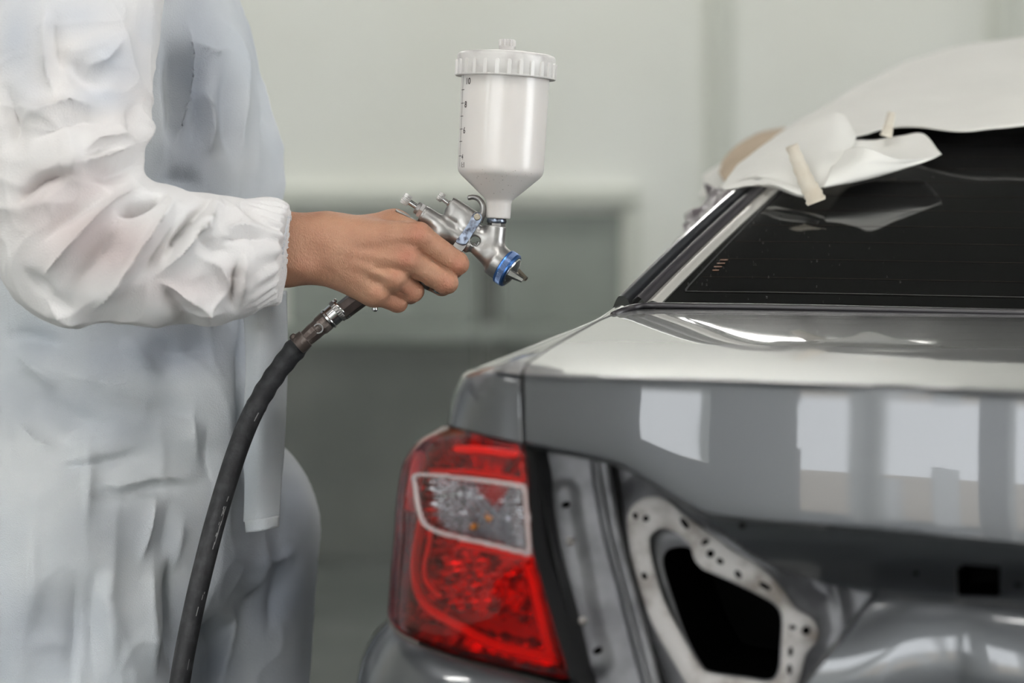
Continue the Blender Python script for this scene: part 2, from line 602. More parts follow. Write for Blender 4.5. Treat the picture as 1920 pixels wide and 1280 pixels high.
M_frit = mat('frit_edge', (0.045, 0.045, 0.045), 0.8, spec=0.05)
M_dust = mat('dust_fleck', (0.55, 0.55, 0.55), 0.7)

car = empty('car', CP(0, 0.85, 0), 'dark grey sedan with bare boot lid and masked rear window', 'car')

# --- boot lid: deck
deck_rows = [
    [(983, 699, 1.872), (1060, 701, 1.858), (1200, 704, 1.838), (1450, 712, 1.800), (1920, 730, 1.735), (2600, 765, 1.66)],
    [(992, 682, 1.900), (1080, 682, 1.888), (1220, 683.5, 1.868), (1460, 689, 1.835), (1920, 702, 1.775), (2600, 730, 1.70)],
    [(1030, 655, 1.960), (1110, 655, 1.950), (1240, 655.5, 1.935), (1470, 659, 1.900), (1920, 669, 1.845), (2560, 688, 1.78)],
    [(1072, 631, 2.040), (1140, 630.5, 2.030), (1260, 630.8, 2.015), (1480, 633, 1.985), (1920, 640, 1.935), (2500, 652, 1.87)],
    [(1121, 604, 2.150), (1180, 603.5, 2.140), (1290, 603.5, 2.125), (1490, 605.5, 2.100), (1920, 611, 2.050), (2450, 619, 1.99)],
    [(1150, 591.5, 2.210), (1200, 591, 2.200), (1300, 591, 2.190), (1500, 592.5, 2.165), (1920, 598, 2.115), (2430, 605, 2.06)],
    [(1188, 580, 2.280), (1225, 579.5, 2.275), (1310, 579.5, 2.262), (1505, 581.5, 2.240), (1920, 589, 2.190), (2420, 598, 2.13)],
]
for _r, _o in ((0, (0, .006, .018, .026, .028, .028)), (1, (0, .003, .010, .015, .016, .016)), (2, (0, .001, .004, .006, .006, .006))):
    deck_rows[_r] = [(a, b, c - o) for (a, b, c), o in zip(deck_rows[_r], _o)]
boot = empty('boot_lid', P(1450, 712, 1.8), 'x', 'x')
del boot['label'], boot['category']
boot.parent = car
boot.location = WL['boot_lid'] - WL['car']
boot['label'] = 'glossy grey boot lid with its lamp removed'

cols = [983, 1060, 1130, 1180, 1240, 1300, 1345, 1500, 1700, 1920, 2600]
top = np.array([P(*p) for p in deck_rows[0]])
tpx = [p[0] for p in deck_rows[0]]
def toprow(px):
    return np.interp(px, tpx, [p[1] for p in deck_rows[0]]), np.interp(px, tpx, [p[2] for p in deck_rows[0]])
low_y = [831, 845, 858, 876, 915, 951, 967, 978, 995, 1017, 1075]
low_Y = [toprow(p)[1] - 0.10 * (P(p, toprow(p)[0], toprow(p)[1])[2] - P(p, q, toprow(p)[1] - 0.01)[2]) for p, q in zip(cols, low_y)]
face_rows = []
for t, dy, dY in ((0, 0, 0), (0, 3.5, -0.0045), (0, 8, -0.006), (0, 14, -0.0055), (0.16, 10, -0.0055), (0.35, 4, -0.0055), (0.6, 0, -0.0058), (0.82, 0, -0.0055), (0.95, 0, -0.0052), (1.0, 0, -0.0045)):
    r = []
    for k, px in enumerate(cols):
        ty, tY = toprow(px)
        r.append(P(px + (2 * t if k == 0 else 0), ty + dy + (low_y[k] - ty) * t, tY + dY + (low_Y[k] - tY) * t))
    face_rows.append(r)
def ext(rows, d=0.25):
    """carry a panel on to the car's right, beyond the frame"""
    return [list(r) + [np.asarray(r[-1]) + d * CR] for r in rows]
face_rows = ext(face_rows)
dV, dF = spatch(ext([[P(*p) for p in r] for r in deck_rows]), 90, 110)
fV, fF = spatch(face_rows, 110, 160)
dV = fair(dV, 90, 110, 120); _g = fV.reshape(110, 160, 3); _k = 33
fV = np.vstack([_g[:_k].reshape(-1, 3), fair(_g[_k - 6:].reshape(-1, 3), 110 - _k + 6, 160, 250).reshape(-1, 160, 3)[6:].reshape(-1, 3)])
# lower lip turned inwards
e = np.array(fV).reshape(110, 160, 3)[-1]
lip = np.stack([e, e + 0.003 * CF - 0.0035 * ZV, e + 0.009 * CF - 0.005 * ZV, e + 0.05 * CF - 0.004 * ZV])
mk('boot_deck', dV, dF, M_paint, boot)
mk('boot_rear_skin', *join((fV, fF), (lip.reshape(-1, 3), grid_faces(4, 160))), M_paint, boot)
mk('boot_edge_flange', np.vstack([np.array([P(a, b, c) for a, b, c in [(983, 699, 1.872), (984, 745, 1.868), (984, 790, 1.865), (985, 831, 1.862)]]),
                                  np.array([P(a, b, c + 0.03) for a, b, c in [(983, 699, 1.872), (984, 745, 1.868), (984, 790, 1.865), (985, 831, 1.862)]])]),
   grid_faces(2, 4), M_black, boot)

# --- number plate band under the overhang
bc = [1300, 1345, 1420, 1500, 1700, 1920, 2600]
def lowc(px): return np.interp(px, cols, low_y), np.interp(px, cols, low_Y)
rows = []
for t, dY in ((-0.1, 0.02), (0.12, 0.022), (0.5, 0.04), (0.85, 0.062), (1.0, 0.066), (1.12, 0.066)):
    r = []
    for px in bc:
        ly, lY = lowc(px)
        by = np.interp(px, [1300, 1640, 1920, 2600], [1100, 1112, 1128, 1175])
        r.append(P(px, ly + (by - ly) * t, lY + dY))
    rows.append(r)
bV, bF = spatch(ext(rows), 60, 130)
px, py, _ = project(bV)
sq = [(1795, 1066), (1806, 1059), (1866, 1062), (1872, 1072), (1873, 1117), (1797, 1115)]
cen = np.array(bF); cx, cy = px[cen].mean(1), py[cen].mean(1)
cut = [(1250, 940), (1305, 962), (1335, 982), (1400, 1032), (1470, 1072), (1540, 1092), (1650, 1118), (1650, 1300), (1250, 1300)]
mk('plate_recess', bV, cen[~in_poly(cx, cy, sq) & ~in_poly(cx, cy, cut)], M_paint, boot)
def ringpatch(poly, dfn, depth, m, name, parent, scale=1.0):
    q = resample(np.vstack([poly, poly[:1]]), 49)[:-1]
    q = q.mean(0) + (q - q.mean(0)) * scale
    a = np.array([P(x, y, dfn(x, y)) for x, y in q]); b = a + depth * CF
    V = np.vstack([a, b]); F = grid_faces(2, 48, True).tolist(); F.append([48 + i for i in range(48)])
    return mk(name, V, F, m, parent, smooth=False)
def bandY(x, y):
    ly, lY = lowc(x); return lY + 0.058
ringpatch(np.array(sq, float), bandY, 0.06, M_void, 'plate_recess_hole', boot, 1.02)
for x, y, r in ((1391, 985, 6), (1717, 1074, 5), (1908, 1096, 6)):
    ly, lY = lowc(x)
    by = np.interp(x, [1300, 1640, 1920, 2600], [1100, 1112, 1128, 1175])
    t = (y - ly) / (by - ly)
    d = lY + np.interp(t, [0, 0.12, 0.5, 0.85, 1.0], [0.021, 0.022, 0.04, 0.062, 0.066])
    c = P(x, y, d - 0.002)
    mk('screw_hole', *lathe(c, CF, [(0, r * d / FPX), (0.004, r * d / FPX)], 14), M_void, boot, smooth=False)

# --- lower boot skin
lr = [
    [(1648, 1112, 1.83), (1700, 1115, 1.82), (1790, 1121, 1.805), (1920, 1130, 1.785), (2600, 1178, 1.69)],
    [(1642, 1117, 1.785), (1700, 1121, 1.772), (1790, 1127, 1.757), (1920, 1136, 1.737), (2600, 1185, 1.64)],
    [(1636, 1124, 1.777), (1700, 1131, 1.762), (1790, 1139, 1.747), (1920, 1150, 1.726), (2600, 1195, 1.63)],
    [(1575, 1205, 1.772), (1670, 1205, 1.757), (1785, 1212, 1.74), (1920, 1222, 1.717), (2600, 1255, 1.62)],
    [(1512, 1285, 1.775), (1640, 1290, 1.757), (1780, 1295, 1.739), (1920, 1300, 1.714), (2600, 1330, 1.615)],
    [(1440, 1385, 1.785), (1600, 1400, 1.765), (1770, 1402, 1.745), (1920, 1405, 1.72), (2600, 1420, 1.62)],
]
V, F = spatch(ext([prow(r) for r in lr]), 90, 90)
g = V.reshape(90, 90, 3)[:, 0]
side = np.stack([g, g + 0.004 * CF - 0.003 * CR, g + 0.012 * CF - 0.005 * CR, g + 0.075 * CF - 0.006 * CR], 1)
mk('boot_lower_skin', *join((V, F), (side.reshape(-1, 3), grid_faces(90, 4)[:, ::-1])), M_paint, boot)

# --- lamp recess of the boot lid with its opening
def recY(x, y):
    return float(np.interp(x, [1090, 1200, 1400, 1660], [1.897, 1.882, 1.852, 1.832])) - 0.012 * (y - 1000) / 300.0
rx = np.linspace(1128, 1660, 150); ry = np.linspace(850, 1400, 150)
outer = np.array([(1176, 975), (1184, 950), (1205, 934), (1236, 931), (1262, 946), (1284, 966), (1323, 994), (1350, 1012), (1372, 1030), (1412, 1052), (1445, 1079), (1470, 1108), (1489, 1138),
                  (1508, 1150), (1526, 1162), (1536, 1187), (1528, 1208), (1514, 1221), (1506, 1245), (1499, 1275), (1480, 1312), (1430, 1318), (1320, 1312), (1293, 1290), (1254, 1226), (1228, 1180), (1210, 1138), (1192, 1080), (1180, 1030)], float)
outer = spline(outer, 120, closed=True)
inner1 = np.array([(1218, 1015), (1226, 997), (1245, 990), (1270, 1000), (1294, 1022), (1302, 1048), (1318, 1066), (1335, 1073), (1372, 1089), (1421, 1113), (1455, 1133), (1467, 1157), (1466, 1200), (1462, 1255), (1446, 1277), (1400, 1272), (1333, 1262), (1313, 1248), (1284, 1200), (1248, 1130), (1228, 1070)], float)
inner1 = spline(inner1, 120, closed=True)
hole = np.array([(1244, 1048), (1252, 1031), (1275, 1025), (1297, 1030), (1306, 1055), (1333, 1074), (1372, 1091), (1421, 1115), (1453, 1135), (1464, 1158), (1463, 1200), (1459, 1253), (1444, 1273), (1400, 1268), (1333, 1258), (1316, 1245), (1288, 1192), (1262, 1118), (1248, 1075)], float)
hole = spline(hole, 120, closed=True)
GX, GY = np.meshgrid(rx, ry)
RV = np.array([[P(a, b, recY(a, b)) for a in rx] for b in ry])
# pressed relief: a swage round the lamp opening and a shallow step near the bottom right
dd, _ = seg_dist2(GX, GY, np.vstack([outer, outer[:1]]))
ins = in_poly(GX, GY, outer)
rel = np.where(ins, 0, 0.012 * np.clip(dd / 45, 0, 1)) 
d2, _ = seg_dist2(GX, GY, [(1470, 1020), (1560, 1090), (1580, 1180), (1545, 1290)])
rel -= 0.007 * np.exp(-(d2 / 14) ** 2)
d3, _ = seg_dist2(GX, GY, [(1330, 985), (1400, 1035), (1455, 1065)])
rel -= 0.008 * np.exp(-(d3 / 12) ** 2)
RV = RV + rel[..., None] * CF
RF = grid_faces(150, 150)
cx = GX.ravel()[RF].mean(1); cy = GY.ravel()[RF].mean(1)
mk('lamp_recess', RV.reshape(-1, 3), RF[~in_poly(cx, cy, inner1 * 1.0)], M_primer, boot, label='bare grey pressed metal round the lamp opening')
flange = mk('opening_flange', *poly_plate(outer, inner1, lambda a, b: recY(a, b) - 0.006, 0.012), M_flange, boot, label='pale sealer-smeared flange round the opening')
mk('opening_inner_lip', *poly_plate(inner1 + (inner1 - inner1.mean(0)) * 0.06, hole, lambda a, b: recY(a, b) + 0.02, 0.01), M_primer, boot)
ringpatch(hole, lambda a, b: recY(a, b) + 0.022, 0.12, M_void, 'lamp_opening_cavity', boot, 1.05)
def hole_disc(x, y, r, parent, dfn, ex=1.0, ang=0.0, rim=None):
    d = dfn(x, y) - 0.0092
    a = np.linspace(0, 2 * np.pi, 18, endpoint=False)
    ca, sa = math.cos(ang), math.sin(ang)
    q = [(x + r * ex * math.cos(t) * ca - r * math.sin(t) * sa, y + r * ex * math.cos(t) * sa + r * math.sin(t) * ca) for t in a]
    A = np.array([P(u, v, d) for u, v in q]); B = A + 0.007 * CF
    F = grid_faces(2, 18, True).tolist() + [list(range(18))]
    mk('bolt_hole', np.vstack([A, B]), F, M_void, parent, smooth=False)
for x, y, r, ex, an in ((1211, 972, 6, 1, 0), (1191, 967, 4.5, 1.5, 1.0), (1332, 1038, 7.5, 1, 0), (1322, 1016, 5, 1.6, 2.6), (1350, 1052, 5, 1.5, 0.6), (1384, 1077, 5, 1.8, 0.9),
                        (1434, 1099, 5, 2.6, 0.55), (1511, 1182, 8, 1, 0), (1486, 1176, 4, 1.6, 0.2), (1208, 1080, 4.5, 1.6, 1.0), (1284, 982, 5, 2.6, 0.9), (1482, 1222, 4, 2.2, 1.6), (1480, 1255, 4, 2.4, 1.5)):
    hole_disc(x, y, r, flange, recY, ex, an)

# --- body side lamp mount panel
Lc = np.array([(998, 838), (1012, 900), (1030, 1000), (1060, 1130), (1095, 1290), (1115, 1390)], float)
Rc = np.array([(1122, 846), (1130, 920), (1148, 1010), (1180, 1130), (1222, 1290), (1245, 1390)], float)
def mountY(x, y): return 1.905 - 0.00010 * (x - 1000) - 0.00003 * (y - 840)
rows = []
Ls, Rs = spline(Lc, 60), spline(Rc, 60)
for a, b in zip(Ls, Rs):
    r = []
    for t, dY in ((0, -0.03), (0.03, -0.012), (0.08, 0), (0.2, 0.0), (0.5, 0.0), (0.78, 0.0), (0.86, -0.001), (0.90, -0.012), (0.96, -0.016), (1.0, -0.012), (1.05, 0.01), (1.12, 0.014)):
        q = a * (1 - t) + b * t
        r.append(P(q[0], q[1], mountY(*q) + dY))
    rows.append(r)
V, F = spatch(rows, 120, 120)
qx, qy, _ = project(V)
di, _ = seg_dist2(qx, qy, [(1058, 930), (1060, 960), (1070, 1020), (1100, 1180), (1118, 1235)])
V = V - (0.006 * np.exp(-(di / 26) ** 4))[:, None] * CF
mount = mk('lamp_mount_panel', V, F, M_primer, car, label='bare grey metal beside the tail light')
for x, y, r in ((1058, 947, 5.5), (1118, 1221, 6)):
    hole_disc(x, y, r, mount, lambda a, b: mountY(a, b) - 0.004)
for x, y in ((1070, 1014), (1093, 1163)):
    c = P(x, y, mountY(x, y) - 0.006)
    mk('weld_stud', *lathe(c, -CF, [(-0.004, 0.0035), (0.003, 0.0032), (0.005, 0.0015)], 14), M_flange, mount)
for off, m, r in ((10, M_primer, 0.004), (24, M_black, 0.0035)):
    C = np.array([P(a + off, b, mountY(a, b) + (-0.012 if off == 10 else 0.006)) for a, b in spline(np.array([(1122, 862), (1132, 925), (1148, 1010), (1180, 1130), (1222, 1290), (1245, 1390)]), 50)])
    mk('weather_channel' if off == 10 else 'weather_seal', *tube(C, r, 12), m, car)

# --- tail light
M_red = lens_mat('red_lens', (0.90, 0.055, 0.04))
M_clear = lens_mat('clear_lens', (0.93, 0.93, 0.94))
M_bezel = mat('clear_frame_plastic', (0.50, 0.38, 0.38), 0.15, coat=0.8)
M_refl = mat('reflector_chrome', (0.50, 0.50, 0.52), 0.10, 1.0)
M_redrefl = mat('red_reflector', (0.75, 0.10, 0.08), 0.22, 0.6, col2=(0.16, 0.015, 0.015), nscale=70, nlo=0.42, nhi=0.62)
M_guide = mat('light_guide', (0.98, 0.75, 0.70), 0.35)
M_house = mat('lamp_housing_red', (0.42, 0.03, 0.03), 0.45)
M_amber = mat('amber_bulb', (0.9, 0.30, 0.02), 0.2)
tl = empty('tail_light', P(900, 1275, 1.85), 'x', 'x'); del tl['label'], tl['category']
tl.parent = car; tl.location = WL['tail_light'] - WL['car']; tl['label'] = 'red tail light with a clear reversing window'
lens_rows = [
    [(980, 831, 1.868), (905, 813, 1.890), (868, 806, 1.905), (836, 799, 1.945), (818, 803, 1.995), (822, 806, 2.07)],
    [(984, 846, 1.846), (905, 830, 1.866), (860, 823, 1.885), (812, 818, 1.925), (787, 822, 1.985), (788, 824, 2.07)],
    [(986, 866, 1.843), (905, 852, 1.862), (853, 848, 1.882), (798, 846, 1.921), (768, 847, 1.98), (766, 848, 2.07)],
    [(989, 905, 1.841), (905, 893, 1.860), (850, 888, 1.880), (790, 885, 1.92), (755, 881, 1.978), (751, 880, 2.07)],
    [(995, 985, 1.838), (910, 972, 1.857), (850, 962, 1.877), (783, 955, 1.917), (746, 950, 1.977), (741, 948, 2.07)],
    [(1001, 1040, 1.836), (917, 1028, 1.855), (850, 1016, 1.876), (779, 1005, 1.916), (743, 1000, 1.977), (738, 997, 2.07)],
    [(1024, 1125, 1.832), (930, 1113, 1.852), (850, 1098, 1.875), (773, 1080, 1.916), (736, 1072, 1.977), (731, 1070, 2.07)],
    [(1047, 1203, 1.830), (940, 1188, 1.850), (848, 1168, 1.874), (768, 1140, 1.916), (732, 1125, 1.977), (727, 1120, 2.07)],
    [(1064, 1258, 1.832), (949, 1238, 1.852), (846, 1212, 1.876), (763, 1178, 1.917), (730, 1156, 1.977), (725, 1148, 2.07)],
    [(1070, 1277, 1.846), (951, 1254, 1.866), (844, 1226, 1.888), (762, 1192, 1.925), (733, 1168, 1.98), (728, 1158, 2.07)],
]
NL, NC = 260, 220
LV, LF = spatch([prow(r) for r in lens_rows], NL, NC)
lx, ly, _ = project(LV)
lcx, lcy = lx[LF].mean(1), ly[LF].mean(1)
colidx = (np.arange(len(LF)) % (NC - 1)) / (NC - 1)
clear_poly = spline(np.array([(778, 889), (830, 889), (905, 897), (978, 907), (986, 912), (992, 960), (996, 1030), (990, 1040), (930, 1026), (860, 1010), (822, 1000), (795, 984), (783, 955), (777, 915)], float), 160, closed=True)
din, _ = seg_dist2(lcx, lcy, np.vstack([clear_poly, clear_poly[:1]]))
inside = in_poly(lcx, lcy, clear_poly) & (colidx < 0.8)
bez = inside & (din < 6.5)
clr = inside & ~bez
split = np.interp(lcx, [700, 780, 990, 1010], [915, 940, 970, 975])
up = ~inside & (lcy < split); dn = ~inside & ~up
redn = dn
for nm, msk, m, t in (('upper_red_lens', up, M_red, 0), ('lower_red_lens', redn, M_red, 0), ('clear_lens', clr, M_clear, 0), ('lens_frame', bez, M_bezel, 0.003)):
    f = LF[msk]
    used = np.unique(f); mp = np.full(len(LV), -1); mp[used] = np.arange(len(used))
    o = mk(nm, LV[used], mp[f], m, tl)
    if t: solid(o, t, 0.0)
# housing and reflectors behind the lens
LG = LV.reshape(NL, NC, 3)
Ln = vnormals(LV, LF).reshape(NL, NC, 3)
if (Ln[NL // 2, 10] @ CF) > 0: Ln = -Ln
def inner_patch(msk_fn, depth, amp, cell, m, name, seed, n1=110, n2=110):
    i = np.linspace(0, NL - 1, n1).astype(int); j = np.linspace(0, NC - 1, n2).astype(int)
    Q = LG[np.ix_(i, j)]; N = Ln[np.ix_(i, j)]
    qx, qy, _ = project(Q.reshape(-1, 3))
    cu = (np.sin(qx / cell[0] * 2 * np.pi) * np.sin(qy / cell[1] * 2 * np.pi)).reshape(n1, n2)
    nz = vnoise(Q.reshape(-1, 3), 45, seed, 2).reshape(n1, n2)
    ti = np.linspace(0, 1, n1)[:, None]; tj = np.linspace(0, 1, n2)[None, :]
    tp = np.clip(np.minimum(np.minimum(ti, 1 - ti) / 0.10, np.minimum(tj / 0.14, (1.02 - tj) / 0.42)), 0.05, 1)
    W = Q - N * (tp * (depth + amp * cu + 0.005 * nz))[..., None]
    F = grid_faces(n1, n2)
    fx, fy = qx[F].mean(1), qy[F].mean(1)
    k = msk_fn(fx, fy)
    return mk(name, W.reshape(-1, 3), F[k], m, tl)
incl = lambda x, y: in_poly(x, y, clear_poly) & (x > 770)
inner_patch(lambda x, y: ~incl(x, y), 0.034, 0.006, (34, 30), M_redrefl, 'red_reflector', 3)
inner_patch(incl, 0.017, 0.0055, (17, 14), M_refl, 'chrome_reflector', 5, 240, 240)
inner_patch(lambda x, y: x > 0, 0.055, 0.0, (30, 30), M_house, 'lamp_housing', 8, 40, 40)
def guide(pts, dep, r, m=M_guide, name='light_guide'):
    pts = spline(np.array(pts, float), 40)
    q = []
    for a, b in pts:
        k = np.argmin((lx - a) ** 2 + (ly - b) ** 2)
        q.append(LV[k] - Ln.reshape(-1, 3)[k] * dep)
    q = np.array(q)
    for _ in range(6): q[1:-1] = 0.5 * q[1:-1] + 0.25 * (q[:-2] + q[2:])
    return mk(name, *tube(q, r, 10), m, tl)
guide([(985, 1058), (1000, 1120), (1017, 1190), (1032, 1240)], 0.006, 0.0042)
guide([(1040, 1252), (980, 1236), (915, 1222), (850, 1180), (800, 1155), (768, 1130), (752, 1085), (752, 1040), (760, 1000), (768, 960)], 0.012, 0.0040)
guide([(770, 848), (764, 880), (757, 920), (752, 950)], 0.008, 0.006)
guide([(800, 1120), (770, 1090), (766, 1060), (775, 1020), (778, 985)], 0.014, 0.0022)
guide([(832, 836), (880, 843), (930, 851), (966, 858), (970, 880), (973, 898)], 0.012, 0.0034)
guide([(790, 880), (860, 884), (930, 894), (974, 902)], 0.008, 0.0022)
guide([(850, 1020), (900, 1030), (960, 1045), (996, 1050)], 0.008, 0.0028)
for k, (a, b) in enumerate(((892, 985), (921, 968))):
    q = P(a, b, 1.879)
    mk('bulb', *lathe(q, -CF, [(0, 0.002), (0.004, 0.0028), (0.007, 0.002), (0.008, 0.0005)], 12), M_amber, tl)
# vertical chrome flutes in the reversing window
for i, x in enumerate((962, 969, 976)):
    for j in range(9):
        y = 925 + j * 12 + i * 3
        q = P(x + j * 0.9, y, 1.862)
        mk('reflector_flute', *lathe(q, -CF, [(-0.004, 0.003), (0.001, 0.0028), (0.003, 0.001)], 8), M_refl, tl)
# rubber seal between lamp and bare panel
e0 = spline(np.array([P(*r[0]) for r in lens_rows]), 80)
l0 = spline(np.array([P(a, b, mountY(a, b) - 0.03) for a, b in [(998, 838), (1004, 862), (1012, 905), (1022, 985), (1032, 1040), (1057, 1125), (1077, 1203), (1090, 1262), (1095, 1285), (1100, 1310)]]), 80)
V = np.stack([e0, e0 * 0.7 + l0 * 0.3 - 0.002 * CF, e0 * 0.3 + l0 * 0.7, l0, l0 + 0.03 * CF], 1)
mk('lamp_seal', V.reshape(-1, 3), grid_faces(80, 5), M_black, tl)

# --- quarter panel: rear corner, shoulder and side
ql = [  # gap edge, middle, shoulder edge
    [(980, 832, 1.866), (912, 817, 1.884), (858, 804, 1.925), (838, 798, 1.975)],
    [(977, 775, 1.868), (917, 762, 1.886), (866, 756, 1.928), (847, 752, 1.980)],
    [(975, 728, 1.871), (921, 716, 1.890), (874, 716, 1.934), (859, 719, 1.985)],
    [(974, 708, 1.876), (922, 698, 1.896), (880, 701, 1.942), (863, 709, 1.992)],
    [(977, 697, 1.886), (930, 687, 1.912), (893, 691, 1.958), (872, 703, 2.004)],
    [(987, 684, 1.905), (951, 676, 1.935), (925, 681, 1.975), (906, 688, 2.01)],
    [(1026, 656, 1.960), (1000, 655, 1.985), (975, 661, 2.010), (955, 669, 2.03)],
    [(1067, 632, 2.040), (1047, 633, 2.055), (1026, 640, 2.075), (1010, 646, 2.09)],
    [(1116, 605, 2.150), (1102, 608, 2.160), (1086, 616, 2.175), (1070, 622, 2.185)],
    [(1144, 592, 2.215), (1136, 592.5, 2.222), (1126, 597, 2.23), (1114, 604, 2.24)],
    [(1172, 573, 2.275), (1166, 571, 2.28), (1158, 574, 2.29), (1148, 583, 2.30)],
]
rows = []
for i, r in enumerate(ql):
    w = prow(r); S = w[-1]
    k = min(i / 3.0, 1.0)
    dz = (0.012 + 0.02 * k, 0.03 + 0.05 * k, 0.07 + 0.13 * k)
    w += [S - 0.012 * CR + 0.03 * CF * (1 - 0.5 * k) - dz[0] * ZV, S - 0.024 * CR + 0.09 * CF * (1 - 0.8 * k) - dz[1] * ZV, S - 0.034 * CR + 0.2 * CF * (1 - 0.9 * k) - dz[2] * ZV]
    rows.append(w)
V, F = spatch(rows, 160, 80)
solid(mk('quarter_panel', V, F, M_paint, car), 0.0015, 1.0)
gp = spline(np.array([P(a - 1 + 0.5, b, c + 0.004) for (a, b, c) in [(982, 832, 1.866), (980, 775, 1.868), (978.5, 728, 1.871), (977.5, 708, 1.876), (981, 695, 1.888), (990, 683, 1.905), (1028, 655.5, 1.960), (1069, 631.5, 2.040), (1118, 604.5, 2.150), (1147, 592, 2.215), (1180, 578, 2.285)]]), 90)
V = np.stack([gp - 0.004 * CR, gp, gp + 0.004 * CR], 1) 
mk('boot_gap_line', *tube(gp + 0.0005 * CF - 0.0006 * ZV, 0.0019, 10), M_black, car)  # black tube raised in the panel gap, drawing its shade as a dark line

# --- bumper corner below the lamp
br = [
    [(1100, 1297, 1.86), (951, 1258, 1.872), (844, 1230, 1.892), (760, 1196, 1.927), (731, 1170, 1.98), (727, 1160, 2.07)],
    [(1103, 1303, 1.842), (951, 1264, 1.856), (842, 1236, 1.878), (755, 1201, 1.916), (726, 1174, 1.975), (722, 1162, 2.07)],
    [(1110, 1350, 1.825), (951, 1312, 1.840), (835, 1282, 1.863), (735, 1245, 1.905), (699, 1212, 1.97), (694, 1195, 2.07)],
    [(1120, 1430, 1.810), (951, 1400, 1.826), (825, 1370, 1.85), (712, 1325, 1.895), (673, 1290, 1.965), (668, 1270, 2.07)],
    [(1125, 1600, 1.80), (951, 1580, 1.815), (815, 1560, 1.84), (690, 1530, 1.89), (648, 1510, 1.965), (645, 1500, 2.08)],
    [(1125, 1900, 1.83), (951, 1890, 1.845), (825, 1880, 1.87), (710, 1870, 1.91), (672, 1860, 1.985), (670, 1850, 2.09)],
]
V, F = spatch([prow(r) for r in br], 80, 90)
mk('bumper_corner', V, F, M_paint, car)
rb = [[(1098, 1330, 1.87), (1400, 1415, 1.82), (1920, 1430, 1.75), (2600, 1450, 1.65)], [(1115, 1430, 1.812), (1400, 1440, 1.775), (1920, 1460, 1.70), (2600, 1490, 1.60)],
      [(1120, 1600, 1.80), (1400, 1610, 1.765), (1920, 1630, 1.69), (2600, 1660, 1.59)], [(1120, 1900, 1.83), (1400, 1910, 1.79), (1920, 1930, 1.72), (2600, 1960, 1.62)]]
mk('bumper_bar', *spatch(ext([prow(r) for r in rb]), 30, 40), M_paint, car)
A_ = np.array([P(*r[-1]) + 0.25 * CR for r in deck_rows])
A_ = np.vstack([A_, A_[-1] + 0.4 * CF, A_[-1] + 1.6 * CF])
V, F = spatch([A_, A_ + 0.05 * CR - 0.015 * ZV, A_ + 0.10 * CR - 0.10 * ZV, A_ + 0.12 * CR - 0.3 * ZV, A_ + 0.12 * CR - 0.75 * ZV], 30, 40)
mk('quarter_panel', V, F, M_paint, car)
E_ = np.array([[A_[0][0], A_[0][1], z] for z in np.linspace(A_[0][2], 0.28, 8)]) - np.outer(np.array([0, 0.005, 0.015, 0.03, 0.05, 0.06, 0.05, 0.02]), CF)
V, F = spatch([E_ - 0.004 * CR, E_ + 0.05 * CR + 0.015 * CF, E_ + 0.10 * CR + 0.07 * CF, E_ + 0.12 * CR + 0.2 * CF], 20, 30)
mk('rear_corner', V, F, M_paint, car)

# --- rear window, its trims, the pillar
gb = [(1236, 571, 2.287), (1310, 572, 2.272), (1505, 575, 2.247), (1920, 584, 2.197), (2420, 594, 2.135)]
GB = spline(np.array([P(*p) for p in gb]), 60)
def gz(s): return 0.40 * s - 0.12 * s * s
SW = np.linspace(-0.03, 0.68, 70)
inw = np.linspace(0.155, -0.08, 60)
GV = np.array([[GB[j] + s * CF + s * inw[j] * CR + (gz(s)) * ZV for j in range(60)] for s in SW])
def gpt(u, s):
    """point on the glass: u 0..1 across, s metres up the slope"""
    j = u * 59; a = int(min(j, 58)); f = j - a
    b = GB[a] * (1 - f) + GB[a + 1] * f; i = inw[a] * (1 - f) + inw[a + 1] * f
    return b + s * CF + s * i * CR + gz(s) * ZV
gn = np.cross(gpt(0.4, 0.2) - gpt(0.3, 0.2), gpt(0.3, 0.3) - gpt(0.3, 0.2)); gn /= np.linalg.norm(gn)
if gn[2] < 0: gn = -gn
win = mk('rear_window', GV.reshape(-1, 3), grid_faces(70, 60), M_glass, car, label='dark tinted rear window glass')
solid(win, 0.004, -1.0)
EL = np.array([gpt(0, s) for s in np.linspace(0.0, 0.47, 50)])
def edge_strip(o0, o1, lift, m, name, bulge=0.002):
    r = [EL - o0 * CR + lift * gn - 0.004 * gn, EL - (o0 + 0.001) * CR + lift * gn, EL - (o0 + o1) / 2 * CR + (lift + bulge) * gn, EL - (o1 - 0.001) * CR + lift * gn, EL - o1 * CR + lift * gn - 0.004 * gn]
    return mk(name, np.stack(r, 1).reshape(-1, 3), grid_faces(50, 5), m, car)
edge_strip(-0.001, 0.0135, 0.002, M_strip, 'window_edge_strip')
edge_strip(0.0135, 0.0275, 0.004, M_trim, 'window_trim', 0.004)
edge_strip(0.0275, 0.0295, -0.001, M_black, 'pillar_gap')
pr = [EL - 0.0295 * CR + 0.0 * gn, EL - 0.032 * CR + 0.006 * gn, EL - 0.037 * CR + 0.008 * gn, EL - 0.043 * CR + 0.003 * gn, EL - 0.056 * CR - 0.03 * ZV, EL - 0.08 * CR - 0.09 * ZV, EL - 0.12 * CR - 0.22 * ZV]
V, F = spatch(np.stack(pr, 0), 50, 60)
mk('rear_pillar', V, F, M_paint, car)
ER = np.array([gpt(1, s) for s in np.linspace(0.0, 0.66, 30)])
mk('rear_pillar', *spatch(np.stack([ER, ER + 0.03 * CR + 0.006 * gn, ER + 0.09 * CR - 0.04 * ZV, ER + 0.2 * CR - 0.25 * ZV], 0), 20, 40), M_paint, car)
